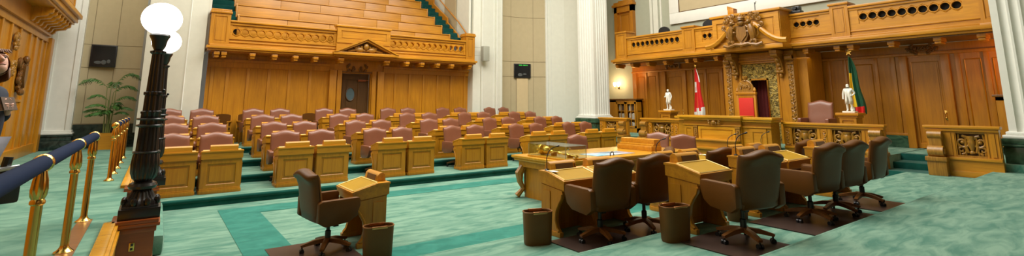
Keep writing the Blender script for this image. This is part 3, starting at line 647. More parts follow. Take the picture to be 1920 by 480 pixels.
mb = MB(); mb.grid(lambda u, v: (-.36+.66*u, .42+.03*math.sin(u*34), .6+2.1*v), 40, 1); C(mb, 'curtain', M['dred'])
for x in (-1.0, .99):
    mb = MB(); mb.box(x-.085, x+.085, -.03, .05, .62, 3.12, b=.01); 
    for k in range(9): 
        for sx in (-1, 1): spiral(mb, x+sx*.025, .95+.235*k, -.035, .075, 1.0, sx, 1.2*sx, .018)
        mb.ell((x, -.04, 1.06+.235*k), (.03, .025, .06), 6, 4)
    C(mb, 'carved_strip', M['carved'])
    mb = MB(); mb.tube([(x-.1, -.10, 3.20), (x+.1, -.10, 3.20)], .085, 10); mb.box(x-.1, x+.1, -.1, .05, 3.16, 3.3); mb.tube([(x-.1, -.04, 3.03), (x+.1, -.04, 3.03)], .05, 8); C(mb, 'scroll_capital', M['carved'])
for x in (-.72, .72):
    mb = MB(); mb.box(x-.11, x+.11, -.52, .0, 3.33, 3.43, b=.012); mb.tube([(x-.10, -.40, 3.30), (x+.10, -.40, 3.30)], .075, 12); mb.box(x-.08, x+.08, -.36, .0, 3.26, 3.34)
    mb.prism([(0, 3.3), (-.36, 3.26), (-.22, 3.10), (-.13, 2.92), (-.10, 2.76), (0, 2.74)], 'x', x-.085, x+.085)
    for q, (yy, zz) in enumerate(((-.30, 3.14), (-.20, 2.99), (-.15, 2.86))): mb.ell((x, yy, zz), (.06, .045, .075), 8, 6)
    mb.tube([(x-.10, -.11, 2.78), (x+.10, -.11, 2.78)], .06, 10); mb.ell((x, -.09, 2.66), (.05, .05, .085))
    C(mb, 'corbel', M['carved'])
# speaker chair
st = sframe('speaker_chair', 'tall carved oak speaker chair with red back, behind the large carved desk', 'throne', 14.55, .6, 7.90)
S_ = lambda mb, n, m: mb.build(n, m, st)
mb = MB()
for sx in (-1, 1):
    mb.box(sx*.27-.035, sx*.27+.035, .14, .22, 0, 1.50, b=.01); mb.lathe([(.045, 0), (.05, .03), (.025, .06), (.05, .10), (.04, .15), (.012, .20)], 10, (sx*.27, .18, 1.50))
    mb.box(sx*.27-.03, sx*.27+.03, -.34, -.27, 0, .70, b=.01)
mb.box(-.25, .25, .15, .21, 1.38, 1.50, b=.008); mb.box(-.32, .32, .12, .23, 1.48, 1.56, b=.01); mb.box(-.25, .25, .15, .21, .45, .58); S_(mb, 'frame', M['oak'])
mb = MB(); mb.box(-.23, .23, .12, .17, .60, 1.38, b=.02); S_(mb, 'back_cushion', M['red'])
mb = MB(); mb.box(-.28, .28, -.32, .16, .40, .50, b=.03); S_(mb, 'seat_cushion', M['red'])
mb = MB(); n = 14
mb.prism([(-.24, 1.56)] + [(.24*math.cos(PI-PI*i/n), 1.60+.30*math.sin(PI*i/n)) for i in range(n+1)] + [(.24, 1.56)], 'y', .14, .20); foliage(mb, -.2, .2, 1.58, 1.85, .13, 6, 6, .015)
mb.tube([(.245*math.cos(PI-PI*i/n), .16, 1.60+.31*math.sin(PI*i/n)) for i in range(n+1)], .025, 6); mb.lathe([(.06, 0), (.05, .03), (.08, .07), (.09, .12), (.04, .14)], 10, (0, .17, 1.90))
for sx in (-1, 0, 1): mb.ell((sx*.06, .17, 2.03), (.02, .02, .035), 6, 4)
S_(mb, 'carved_crest', M['carved'])
for sx in (-1, 1):
    mb = MB(); mb.box(sx*.27-.04, sx*.27+.04, -.36, .16, .68, .75, b=.02); S_(mb, 'armrest', M['oak'])
# speaker desk
sd = sframe('speaker_desk', 'large panelled oak desk with overhanging top in front of the speaker chair', 'desk', 13.35, 0)
D = lambda mb, n, m: mb.build(n, m, sd)
mb = MB(); mb.box(-1.42, .62, -.24, .5, 1.39, 1.46, b=.015); mb.box(-1.38, .58, -.18, .45, 1.33, 1.39, b=.012); mb.box(.56, 1.42, -.12, .5, 1.36, 1.43, b=.015); mb.box(.56, 1.38, -.08, .45, 1.30, 1.36, b=.012); mb.box(-1.62, -1.40, -.10, .5, 1.36, 1.43, b=.012); D(mb, 'desk_top', M['oak_top'])
mb = MB(); mb.box(-1.30, .52, -.06, .5, .35, 1.33); mb.box(-1.32, .54, -.12, .0, 1.16, 1.20, b=.01); mb.box(.52, 1.30, .03, .5, .35, 1.30); mb.box(-1.55, -1.3, .03, .5, .35, 1.3); mb.box(.52, 1.33, -.02, .1, 1.14, 1.18, b=.01); D(mb, 'desk_body', M['oak_h'])
mb = MB(); panelled(mb, -.80, .36, .66, 1.14, -.10, .07, .025); D(mb, 'front_panel', M['oak_top'])
mb = MB(); panelled(mb, -1.28, -.98, .60, 1.14, -.09, .06, .02); D(mb, 'side_panel', M['oak_h'])
mb = MB(); panelled(mb, .72, 1.18, .60, 1.12, .0, .08, .02); D(mb, 'side_panel', M['oak_h'])
for x in (-.89, .44):
    mb = MB(); mb.box(x-.06, x+.06, -.11, -.05, .62, 1.14, b=.008); foliage(mb, x-.05, x+.05, .68, 1.10, -.12, 8, 8, .012); mb.box(x-.075, x+.075, -.13, -.05, 1.10, 1.15, b=.008); D(mb, 'carved_pilaster', M['carved'])
mb = MB(); foliage(mb, -.48, .0, 1.20, 1.34, -.16, 4, 5, .03); mb.ell((-.24, -.18, 1.27), (.07, .05, .06)); D(mb, 'carved_crest', M['carved'])
mb = MB(); mb.box(-1.0, .5, -.34, -.06, .74, .79, b=.015); mb.box(-.96, .46, -.28, -.06, .35, .74); mb.box(-1.0, .5, -.36, -.2, .50, .56, b=.01); D(mb, 'lower_shelf', M['oak_h'])
# balustrades
def balustrade(label, X, lx0, lx1, z0, zt, bays, scroll=None, zb=.28):
    t = sframe('balustrade', label, 'balustrade', X, 0, YC-(lx0+lx1)/2, 'carved oak balustrades round the dais'); w = (lx1-lx0)/2
    mb = MB(); mb.box(-w-.03, w+.03, -.08, .16, zt-.06, zt, b=.015); mb.box(-w, w, -.05, .14, zt-.12, zt-.06, b=.012); mb.build('top_rail', M['oak_h'], t)
    mb = MB(); mb.box(-w, w, -.02, .12, z0, z0+zb); mb.box(-w, w, -.06, .12, z0+zb, z0+zb+.06, b=.012); mb.box(-w, w, -.05, .12, z0, z0+.12, b=.01); mb.build('base', M['oak_h'], t)
    a, b2 = z0+zb+.06, zt-.12; x = -w; tot = sum(v for _, v in bays)
    for kind, v in bays:
        ww = v/tot*2*w
        if kind == 'p':
            mb = MB(); mb.box(x, x+ww, -.01, .10, a, b2); mb.box(x+.02, x+ww-.02, -.025, .0, a+.03, b2-.03)
            if ww > .12: 
                for q in range(4): spiral(mb, x+ww/2, a+(b2-a)*(.18+.21*q), -.03, min(.06, ww*.3), 1.1, 1 if q % 2 else -1, q, .012)
            mb.build('panel_post', M['oak'], t)
        else:
            mb = MB(); scroll_panel(mb, x, x+ww, a, b2, .04, .03); mb.box(x, x+ww, -.005, .09, a, a+.04); mb.box(x, x+ww, -.005, .09, b2-.04, b2); mb.build('scrollwork', M['carved'], t)
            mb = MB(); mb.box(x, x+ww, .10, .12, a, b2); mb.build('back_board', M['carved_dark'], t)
        x += ww
    if scroll is not None:
        sx = scroll*w
        mb = MB(); mb.box(sx-.16, sx+.16, -.24, .10, z0, z0+zb+.02, b=.015); mb.box(sx-.18, sx+.18, -.27, .12, z0+zb-.04, z0+zb+.05, b=.012)
        mb.tube([(sx-.13, -.14, z0+zb+.16), (sx+.13, -.14, z0+zb+.16)], .12, 14); mb.tube([(sx-.12, -.12, zt-.20), (sx+.12, -.12, zt-.20)], .085, 14); mb.box(sx-.11, sx+.11, -.16, .08, z0+zb+.05, zt-.12, b=.02)
        mb.ell((sx-.13, -.14, z0+zb+.16), (.03, .07, .07)); mb.ell((sx+.13, -.14, z0+zb+.16), (.03, .07, .07)); mb.build('scroll_newel', M['carved'], t)
    return t
balustrade('long carved oak balustrade right of the speaker desk, before the dark leather armchair', 13.93, 1.38, 3.66, 0, 1.31, [('p', .2), ('s', .62), ('p', .09), ('p', .16), ('p', .09), ('s', .64), ('p', .09), ('p', .15), ('p', .22)], .87, .62)
balustrade('carved oak balustrade left of the speaker desk, before the frock-coated statue', 13.93, -3.45, -1.62, 0, 1.31, [('p', .12), ('p', .14), ('p', .14), ('s', .72), ('p', .12), ('p', .16), ('p', .3)], -.82, .62)
balustrade('short carved oak balustrade at far right beside the white fluted column', 13.72, 4.48, 5.64, .30, 1.345, [('p', .36), ('p', .12), ('p', .06), ('s', .5), ('p', .06), ('p', .12), ('p', .06)], -.70, .34)
balustrade('short carved oak balustrade beside the bookcase and left fluted column', 13.95, -5.5, -4.12, .30, 1.29, [('p', .2), ('p', .08), ('s', .5), ('p', .1), ('p', .3), ('p', .1)], .76, .34)
# bookcases
def bookcase(label, y, lx):
    t = sframe('bookcase', label, 'bookcase', 16.42, .6, y, 'glazed oak bookcases'); w = .80
    mb = MB(); mb.box(-w, w, .30, .36, 0, 1.36); mb.box(-w, -w+.45, 0, .3, 0, 1.36); mb.box(w-.04, w, 0, .36, 0, 1.36); mb.box(-w, w, 0, .36, 0, .18); mb.box(-w, w, 0, .36, 1.28, 1.36)
    for z in (.52, .88): mb.box(-w+.45, w, .04, .3, z, z+.025)
    mb.build('carcass', M['oak'], t)
    mb = MB(); mb.box(-w-.05, w+.05, -.06, .4, 1.36, 1.42, b=.015); mb.build('cornice', M['carved_dark'], t)
    for k in range(2):
        a = -w+.47+k*.55; mb = MB()
        mb.box(a, a+.06, -.02, .02, .2, 1.27); mb.box(a+.45, a+.51, -.02, .02, .2, 1.27); mb.box(a, a+.51, -.02, .02, .2, .27); mb.box(a, a+.51, -.02, .02, 1.2, 1.27); mb.box(a+.245, a+.265, -.015, .015, .27, 1.2)
        d = mb.build('door', M['oak'], t); mb = MB(); mb.ell((a+.48 if k == 0 else a+.03, -.04, .75), (.015, .02, .015)); mb.build('knob', M['brass'], d)
    return t
bookcase('glazed oak bookcase of pale volumes below the wall sconce', 14.38, 0)
bookcase('glazed oak bookcase half hidden behind the right fluted column', 1.84, 0)
rnd = random.Random(2); bk = None
TI = ('bottom', 'middle', 'top')
b0 = None
for k in range(2):
    for zi, z in enumerate((.18, .545, .905)):
        for i in range(8):
            h = rnd.uniform(.22, .27); wb = .048
            o = MB().box(-wb/2, wb/2, 0, .16, 0, h, b=.004).build('book', M['book'] if (zi+i // 3) % 3 else M['book_b'])
            lx = -.80+.55+k*.55+i*.05
            o.location = (16.42+.10, 14.38-lx, .6+z+.001); o.rotation_euler = (0, 0, -PI/2)
            tag(o, 'bound volume on the %s shelf of the bookcase, %s glass door' % (TI[zi], ('left', 'right')[k]), 'book', 'bound volumes on the %s shelf behind the %s bookcase door' % (TI[zi], ('left', 'right')[k]))
# wall sconces
def sconce(label, X, y):
    t = sframe('wall_sconce', label, 'wall lamp', X, 2.55, y)
    mb = MB(); mb.lathe([(.02, -.06), (.06, -.02), (.05, .06), (.02, .10)], 10, (0, .0, 0)); mb.tube([(0, -.02, 0), (-.10, -.10, -.04), (-.12, -.12, .04)], .012, 6); mb.tube([(0, -.02, 0), (.10, -.10, -.04), (.12, -.12, .04)], .012, 6); mb.build('bracket', M['brass'], t)
    for sx in (-1, 1):
        mb = MB(); mb.lathe([(.025, .03), (.05, .07), (.065, .14), (.06, .20), (.05, .21)], 12, (sx*.12, -.12, 0)); mb.build('lamp_shade', M['bulb'], t)
sconce('glowing twin wall sconce above the oak bookcase', 16.98, 15.05)
# upper wall behind the balcony
t = sframe('upper_door_case', 'narrow oak door case on the sage wall at balcony level', 'door', 17.0, 0, 14.5)
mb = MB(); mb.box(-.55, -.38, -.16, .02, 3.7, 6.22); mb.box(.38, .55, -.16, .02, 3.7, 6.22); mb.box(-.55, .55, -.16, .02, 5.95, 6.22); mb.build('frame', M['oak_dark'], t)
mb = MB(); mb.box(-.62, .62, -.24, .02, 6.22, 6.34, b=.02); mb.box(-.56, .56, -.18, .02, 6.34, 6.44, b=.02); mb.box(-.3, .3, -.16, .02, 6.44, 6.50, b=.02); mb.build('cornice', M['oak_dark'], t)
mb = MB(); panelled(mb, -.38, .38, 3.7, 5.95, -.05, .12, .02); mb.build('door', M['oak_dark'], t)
mb = MB()
for x in (-5.35+.0, -5.05): pass
mb.box(-5.25, -5.12, -.06, .0, 3.6, ZT); mb.box(-5.05, -4.80, -.10, .0, 3.6, ZT); mb.box(-4.72, -4.64, -.06, .0, 3.6, ZT); S_struct(mb, 'trim_8', M['white'], 17.02)
t = sframe('wall_panel', 'huge white framed tan panel high on the sage wall above balcony', 'wall panel', 17.0, 0, 8.0)
mb = MB(); mb.box(-4.1, 3.2, -.08, .0, 5.05, 5.50, b=.02); mb.box(-4.1, -3.65, -.08, .0, 5.50, 9.5, b=.02); mb.box(2.75, 3.2, -.08, .0, 5.5, 9.5, b=.02); mb.box(-4.1, 3.2, -.08, 0, 9.5, 9.95, b=.02); mb.build('frame', M['white2'], t)
mb = MB(); mb.box(-3.65, 2.75, -.03, .0, 5.5, 9.5); mb.build('panel', M['tan'], t)
mb = MB(); mb.box(-3.66, 2.76, -.06, -.02, 5.49, 5.53); mb.box(-3.67, -3.63, -.06, -.02, 5.5, 9.5); mb.build('inner_edge', M['walnut'], t)
# things on the balcony
mb = MB(); mb.box(-.14, .14, -.12, .12, 0, .1, b=.02); mb.box(-.10, .10, -.10, .1, .1, .24, b=.03); mb.tube([(0, -.10, .17), (0, -.18, .17)], .05, 10)
o = mb.build('spotlight', M['black']); o.location = (15.62, 6.58, 4.52); o.rotation_euler = (0, 0, -PI/2); tag(o, 'small black projector resting on the balcony rail right of the coat of arms', 'projector')
mb = MB(); mb.tube([(0, 0, 0), (0, 0, .30)], .012, 6); mb.tube([(0, 0, .22), (.10, 0, .34)], .01, 6); mb.lathe([(.05, 0), (.05, .02), (.01, .03)], 10)
o = mb.build('microphone_stand', M['black']); o.location = (15.0, 7.55, 4.68); tag(o, 'thin black microphone stand on top of the coat of arms balcony panel', 'microphone')
mb = MB(); mb.box(-.10, .10, -.12, .12, 0, .18, b=.01); mb.prism([(-.12, .18), (.12, .18), (-.12, .30)], 'y', -.1, .1)
o = mb.build('lectern_box', M['oak']); o.location = (15.0, 8.30, 4.68); o.rotation_euler = (0, 0, -PI/2); tag(o, 'small sloped oak bookrest on top of the balcony center panel', 'bookrest')
for (y, lab) in ((12.0, 'dark chair back above the left pierced balcony section'), (10.0, 'dark chair back above the balcony post left of the coat of arms'), (9.2, 'dark chair back beside the small sloped bookrest on the balcony'), (7.2, 'dark chair back above the right shoulder of the coat of arms panel')):
    t = thing('balcony_chair', lab, 'chair', (16.2, y, 3.95), -PI/2, 'dark chairs on the speaker balcony')
    mb = MB(); n = 10; mb.prism([(-.25, .5)] + [(.25*math.cos(PI-PI*i/n), .78+.17*math.sin(PI*i/n)) for i in range(n+1)] + [(.25, .5)], 'y', .15, .22); mb.build('backrest', M['black'], t)
    MB().box(-.25, .25, -.2, .25, .40, .48, b=.02).build('seat', M['black'], t)
    for sx in (-1, 1):
        for sy in (-.18, .22): MB().tube([(sx*.22, sy, 0), (sx*.22, sy, .42)], .015, 6).build('leg', M['black'], t)
# ================================================================== CHAIRS
def backrest_mesh(w=.29, z0=.40, zc=.985, camel=.026, lean=.13, th=1.):
    prof = [(.05,.02),(.062,.25),(.055,.5),(.048,.72),(.052,.86),(.045,.95),(.02,1.0),(-.03,1.02),(-.085,1.0),(-.115,.95),(-.11,.89),(-.075,.84),(-.055,.72),(-.052,.45),(-.052,.2),(-.04,.02),(0,-.025)]
    mb = MB(); us = [-1,-.97,-.9,-.78,-.6,-.4,-.2,0,.2,.4,.6,.78,.9,.97,1]; n = len(prof); vs = []
    for u in us:
        top = zc + camel*math.cos(PI*min(1, abs(u)*1.12)) ; tk = th*(max(.0, 1-abs(u)**7))**.5*.92+.08
        zb = z0 + .05*max(0, (abs(u)-.75)/.25)**2; sh = 1-.05*abs(u)
        for (dy, f) in prof:
            z = zb + (top-zb)*(f if f < .9 else .9+(f-.9)*sh)
            wd = w*(1-.10*max(0, (.35-f))*1.3)*(1+.03*math.sin(PI*max(0, min(1, f))))
            vs.append((u*wd, -.235 - lean*(z-.45) + dy*tk + .02*u*u, z))
    fs = [(i*n+k, i*n+(k+1) % n, (i+1)*n+(k+1) % n, (i+1)*n+k) for i in range(len(us)-1) for k in range(n)]
    fs.append(tuple(range(n))); fs.append(tuple((len(us)-1)*n+k for k in range(n-1, -1, -1)))
    mb.add(vs, fs); return mb
def make_chair(label, lea, zc=.985):
    t = thing('swivel_chair', label, 'chair')
    mb = MB(); mb.box(-.27, .27, -.26, .27, .40, .52, b=.045); mb.build('seat', lea, t)
    backrest_mesh(zc=zc).build('backrest', lea, t, ang=60)
    for sx in (-1, 1):
        mb = MB(); x = sx*.315
        prof = [(-.27, .64), (-.27, .42), (-.18, .36), (.10, .38), (.20, .44), (.245, .56), (.245, .64), (.22, .66), (-.22, .66)]
        t2 = bmesh.new(); vv = [t2.verts.new((x+dx, p[0], p[1])) for dx in (-.042, .042) for p in prof]; m = len(prof)
        t2.faces.new(vv[:m]); t2.faces.new(vv[m:][::-1])
        for i in range(m): t2.faces.new((vv[i], vv[i+m], vv[(i+1) % m+m], vv[(i+1) % m]))
        bmesh.ops.recalc_face_normals(t2, faces=t2.faces); bmesh.ops.bevel(t2, geom=list(t2.edges), offset=.018, segments=2, profile=.6, affect='EDGES'); mb.merge(t2)
        mb.build('armrest', lea, t, ang=50)
    mb = MB(); mb.lathe([(.035, .10), (.035, .24), (.022, .25), (.022, .36)], 12); mb.box(-.12, .12, -.12, .14, .355, .405, b=.01); mb.box(.06, .12, .02, .08, .30, .37); mb.build('column', M['black'], t)
    for k in range(5):
        a = PI/2 + 2*PI*k/5 + .35; c, s_ = math.cos(a), math.sin(a); mb = MB()
        rt = Matrix.Rotation(a, 4, 'Z'); t2 = bmesh.new()
        pts = [(.02, .16), (.02, .11), (.15, .10), (.30, .075), (.31, .10), (.16, .145)]
        vv = [t2.verts.new((p[0], dy*(1 if p[0] < .2 else .8), p[1])) for dy in (-.028, .028) for p in pts]; m = len(pts)
        t2.faces.new(vv[:m]); t2.faces.new(vv[m:][::-1])
        for i in range(m): t2.faces.new((vv[i], vv[i+m], vv[(i+1) % m+m], vv[(i+1) % m]))
        mb.merge(t2, rt); lg = mb.build('leg', M['leaf_base'], t)
        mb = MB(); cx, cy = .29*c, .29*s_
        for sg in (-1, 1): mb.tube([(cx - s_*.022*sg - s_*.008*sg, cy + c*.022*sg + c*.008*sg, .029), (cx - s_*.006*sg, cy + c*.006*sg, .029)], .028, 12)
        mb.tube([(cx, cy, .03), (cx, cy, .085)], .01, 6); mb.build('caster', M['black'], lg)
    return t
def make_desk(label):
    t = thing('member_desk', label, 'desk'); w = .342
    mb = MB()
    mb.prism([(-.25, .575), (-.25, .675), (.08, .762), (.23, .762), (.23, .625)], 'x', -w, w)
    mb.prism([(-.262, .665), (-.262, .688), (.078, .775), (.245, .775), (.245, .752), (.08, .752)], 'x', -w-.006, w+.006)
    mb.prism([(-.22, .555), (.215, .605), (.215, .63), (-.23, .58)], 'x', -w+.02, w-.02)
    mb.build('desk_top', M['oak_h'], t)
    sl = lambda y: .688+(y+.262)*(.775-.688)/.34
    mb = MB(); mb.add([(-.30, -.225, sl(-.225)+.003), (.30, -.225, sl(-.225)+.003), (.30, .065, sl(.065)+.003), (-.30, .065, sl(.065)+.003)], [(0,1,2,3)]); ws = mb.build('writing_surface', M['leather_in'], t)
    mb = MB(); c = [(-.31, -.235), (.31, -.235), (.31, .075), (-.31, .075), (-.31, -.235)]
    for (a, b2) in zip(c[:-1], c[1:]): mb.tube([(a[0], a[1], sl(a[1])+.003), (b2[0], b2[1], sl(b2[1])+.003)], .011, 5)
    mb.build('gilt_border', plain('gilt_edge', (.80, .55, .12), .3) if 'gilt_edge' not in M else M['gilt_edge'], ws)
    mb = MB(); panelled(mb, -.325, .325, .075, .625, -.205, .085, .02, .009); mb.box(-.335, .335, -.225, -.16, 0, .075, b=.008); mb.box(-.33, .33, -.215, -.17, .075, .095, b=.005)
    for v in mb.bm.verts: v.co.x *= -1; v.co.y *= -1
    mb.build('front_panel', M['oak'], t)
    prof = [(.20, .0), (.20, .61), (-.20, .565), (-.215, .53), (-.20, .47), (-.15, .40), (-.10, .31), (-.085, .20), (-.11, .11), (-.15, .07), (-.16, .0)]
    for sx in (-1, 1):
        mb = MB(); mb.prism(prof, 'x', sx*.335, sx*.295)
        mb.box(sx*.338, sx*.345, .02, .17, .12, .54); mb.tube([(sx*.34, p[0]+.012, p[1]) for p in prof[3:10]], .016, 6)
        mb.tube([(sx*.29, -.165, .50), (sx*.345, -.165, .50)], .035, 10); mb.box(sx*.285, sx*.35, -.17, .20, 0, .06, b=.008)
        mb.build('side_panel', M['oak'], t)
    mb = MB(); mb.prism([(.10, .775), (.225, .775), (.215, .86), (.18, .885), (.145, .88), (.115, .85)], 'x', -.25, .21); bx = mb.build('document_box', M['oak_h'], t)
    mb = MB(); mb.prism([(.094, .785), (.10, .785), (.116, .855), (.110, .855)], 'x', -.16, .15); mb.build('leather_face', M['leather_box'], bx)
    mb = MB(); mb.prism([(.092, .79), (.10, .79), (.114, .845), (.106, .845)], 'x', .165, .195); mb.build('brass_plate', M['brass'], bx)
    return t
M['gilt_edge'] = plain('gilt_edge', (.95, .68, .20), .35)
X0 = [-.02, 2.03, 4.10, 6.28, 8.45, 10.58]; ROWY = [10.80, 12.32, 13.92, 15.75]; CY = [11.60, 13.12, 14.72, 16.52]
ORD = ('first', 'second', 'third', 'fourth', 'fifth', 'sixth'); RW = ('front', 'second', 'third', 'rear'); SD = ('left', 'right')
rnd = random.Random(7); chair0 = make_chair('-', M['leather_lit'], 1.035); desk0 = make_desk('-'); first = True
for r in range(4):
    for p in range(6):
        for s in range(2):
            xc = X0[p] + .37 + .745*s + (.03*p*r*.35)
            z = .15*(r+1)
            dl = 'oak desk, %s one of the %s pair from the left, %s tiered row' % (SD[s], ORD[p], RW[r])
            cl = 'brown leather chair at %s desk of %s pair from left, %s tiered row' % (SD[s], ORD[p], RW[r])
            dloc = (xc, ROWY[r]+.23, z); cloc = (xc + rnd.uniform(-.02, .02) - .03 + .014*p + .012*s, CY[r]+rnd.uniform(-.02, .05), z); crz = PI + rnd.uniform(-.07, .07) + (.10 if p >= 2 else 0) + (.06 if p >= 4 else 0)
            g1 = 'paired oak desks on the far tiers'; g2 = 'leather swivel chairs on the far tiers'
            if first:
                for o, l, rz, lb, g in ((desk0, dloc, PI, dl, g1), (chair0, cloc, crz, cl, g2)):
                    o.location = l; o.rotation_euler = (0, 0, rz); o['label'] = lb; o['group'] = g
                first = False
            else: dup(desk0, dloc, PI, dl, g1); dup(chair0, cloc, crz, cl, g2)
# near side rows, seen from behind
chair1 = make_chair('-', M['leather']); used1 = []
def near_chair(loc, rz, label, group):
    if not used1:
        chair1.location = loc; chair1.rotation_euler = (0, 0, rz); chair1['label'] = label; chair1['group'] = group; used1.append(1); return chair1
    return dup(chair1, loc, rz, label, group)
GN = 'brown leather swivel chairs of the near rows, backs turned'
GD = 'oak desks of the near rows'
for (x, lab) in ((4.20, 'near oak desk with leather top above the brown wastebasket, leftmost of its row'), (4.90, 'near oak desk hidden behind the two leftmost dark chairs'),
                 (6.42, 'oak desk beyond the single near desk, left one of its pair'), (7.13, 'oak desk beyond the near desk, with white paper beside its box'),
                 (8.60, 'oak desk in the row beyond, behind the large near chair, left of pair'), (9.31, 'oak desk in the row beyond, rightmost, behind two overlapping chairs')):
    dup(desk0, (x+.35, 4.93, .15), 0, lab, GD)
for (x, lab) in ((5.18, 'foreground oak desk with olive leather top beside the wide brown wastebasket'), (6.62, 'nearer oak desk with gooseneck microphone, right behind the large near chair'),
                 (7.36, 'nearer oak desk directly left of the two overlapping chairs'), (9.0, 'nearer oak desk left of the rightmost near chair')):
    dup(desk0, (x+.35, 3.66, .30), 0, lab, GD)
for (x, y, z, rz, lab) in ((4.54, 4.40, .15, -.10, 'dark brown leather swivel chair, nearest at the leftmost near desk'), (5.38, 4.40, .15, -.22, 'dark brown leather swivel chair, second from left in the near rows'),
                           (6.95, 4.40, .15, -.25, 'brown chair whose rounded top shows beyond the foreground desk'), (7.78, 4.42, .15, .35, 'dark chair top turned sideways behind the desk microphone'), (9.62, 4.40, .15, -.1, 'brown chair top showing beyond the rightmost small desk box'),
                           (5.36, 3.02, .30, -.26, 'large dark leather swivel chair at the foreground olive topped desk'), (7.02, 3.02, .30, -.12, 'dark leather swivel chair, left of two overlapping at right'), (7.80, 3.02, .30, -.12, 'dark leather swivel chair, right of two overlapping at right'),
                           (8.88, 3.06, .30, .0, 'dark leather swivel chair, rightmost, before the green dais stairs')):
    near_chair((x, y, z), rz, lab, GN)
near_chair((1.87, 6.47, 0), -PI/2+.12, 'lone dark leather swivel chair facing the lone desk on the centre floor', 'single leather chairs on the centre floor')
near_chair((7.55, 5.95, 0), .75, 'dark leather chair turned sideways on the near side of the central table', 'single leather chairs on the centre floor')
dup(chair0, (8.28, 8.42, 0), PI-.05, 'brown leather chair behind the glass mace case at the central table', 'leather chairs at the central table')
dup(chair0, (10.46, 8.12, 0), PI/2+.35, 'brown leather chair at table end, left of two facing the room', 'leather chairs at the central table')
dup(chair0, (10.25, 7.08, 0), PI/2+.75, 'brown leather chair at table end, right of two facing the room', 'leather chairs at the central table')
o = dup(chair0, (15.05, 6.10, .6), PI/2, 'brown leather armchair behind the balustrade beside the standing white statue', 'single leather chairs on the dais'); o.scale = (1.12, 1.12, 1.22)
dup(desk0, (2.36, 6.66, 0), -PI/2, 'lone oak desk on the open green centre floor', 'oak desk on the centre floor')
# chair mats
for (x0, x1, y0, y1, z, lab) in ((3.98, 6.1, 3.82, 4.72, .15, 'dark brown floor mat under the two leftmost near chairs'), (4.75, 5.62, 2.42, 3.45, .30, 'dark floor mat under the large foreground chair'),
                              (6.25, 8.05, 2.42, 3.45, .30, 'dark floor mat under the two overlapping near chairs'), (8.35, 9.32, 2.42, 3.45, .30, 'brown floor mat under the rightmost near chair'), (1.25, 2.15, 5.75, 6.95, 0, 'dark floor mat under the lone chair')):
    tag(MB().box(x0, x1, y0, y1, z+.0065, z+.012, b=.0).build('chair_mat', M['mat']), lab, 'floor mat', 'dark chair mats')
# wastebaskets: flattened oval with metal rim strips
def basket():
    t = thing('wastebasket', '-', 'wastebasket'); mb = MB(); n = 36
    def oval(a, b2, z): return [((abs(math.cos(2*PI*k/n))**.55)*math.copysign(1, math.cos(2*PI*k/n))*a, (abs(math.sin(2*PI*k/n))**.7)*math.copysign(1, math.sin(2*PI*k/n))*b2, z) for k in range(n)]
    rings = [oval(.155, .088, 0), oval(.165, .095, .02), oval(.178, .105, .37), oval(.168, .095, .37), oval(.155, .085, .03)]
    vs = [p for rg in rings for p in rg]; fs = [tuple(range(n))[::-1], tuple(4*n+k for k in range(n))]
    for i in range(4): fs += [(i*n+k, i*n+(k+1) % n, (i+1)*n+(k+1) % n, (i+1)*n+k) for k in range(n)]
    mb.add(vs, fs); mb.build('bin_body', M['leather_bin'], t, ang=50)
    mb = MB(); rg = oval(.176, .103, .372); mb.tube(rg+[rg[0]], .008, 6, cap=False); mb.build('rim', M['leaf_base'], t)
    for sy in (-1, 1):
        mb = MB(); mb.box(-.09, .09, sy*.10-.014, sy*.10+.014, .355, .384, b=.006); mb.build('rim_strip', M['copper'], t)
    return t
M['leather_bin'] = leather('brown_vinyl', (.155, .066, .014), .5, .3)
b0 = basket(); nb = 0
for (x, y, z, rz, lab) in ((2.26, 5.80, 0, -.2, 'brown oval wastebasket beside the lone desk'), (3.83, 4.74, .15, -.35, 'brown oval wastebasket at the left end of the near desks'), (4.80, 3.50, .30, -.25, 'wide brown oval wastebasket before the foreground olive topped desk'), (6.30, 3.62, .30, .1, 'dark brown wastebasket behind the legs of the large foreground chair')):
    if nb == 0: b0.location = (x, y, z); b0.rotation_euler = (0, 0, rz); b0['label'] = lab; b0['group'] = 'oval brown wastebaskets'
    else: dup(b0, (x, y, z), rz, lab, 'oval brown wastebaskets')
    nb += 1
# microphones and papers on the near desks
def mic(x, y, z, rz, lab):
    t = thing('gooseneck_microphone', lab, 'microphone', (x, y, z), rz, 'gooseneck desk microphones')
    MB().lathe([(.03, 0), (.03, .01), (.012, .02)], 10).build('base', M['black'], t)
    MB().tube([(0, 0, .01), (0, 0, .16), (.01, -.02, .24), (.05, -.06, .29), (.09, -.10, .31)], .0065, 6).build('neck', M['black'], t)
    MB().tube([(.09, -.10, .31), (.115, -.125, .32)], .012, 8).build('microphone_head', M['black'], t)
for a in ((6.72, 3.82, 1.076, 0, 'thin black gooseneck microphone on the desk right of the foreground desk'), (6.58, 5.09, .926, .3, 'thin black gooseneck microphone left of the speaker desk front panel'), (8.68, 5.09, .926, 0, 'thin black gooseneck microphone before the speaker desk centre panel'), (9.92, 5.09, .926, 0, 'thin black gooseneck microphone before the right speaker desk panel'), (4.28, 5.09, .926, .2, 'thin black microphone standing on the leftmost near desk')): mic(*a)
for (x, y, z, rz, lab) in ((7.74, 5.0, .927, .2, 'white paper on the desk beyond the foreground desk'), (7.26, 3.78, 1.077, .1, 'white paper beside the desk box right of the large near chair'), (4.27, 4.97, .927, .1, 'small white paper at the edge of the leftmost near desk'), (9.9, 5.0, .927, 0, 'white paper before the pierced balustrade at right')):
    o = MB().box(-.04, .04, -.08, .08, 0, .004).build('paper_sheet', M['paper']); o.location = (x, y, z); o.rotation_euler = (0, 0, rz); tag(o, lab, 'paper', 'white papers on the near desks')
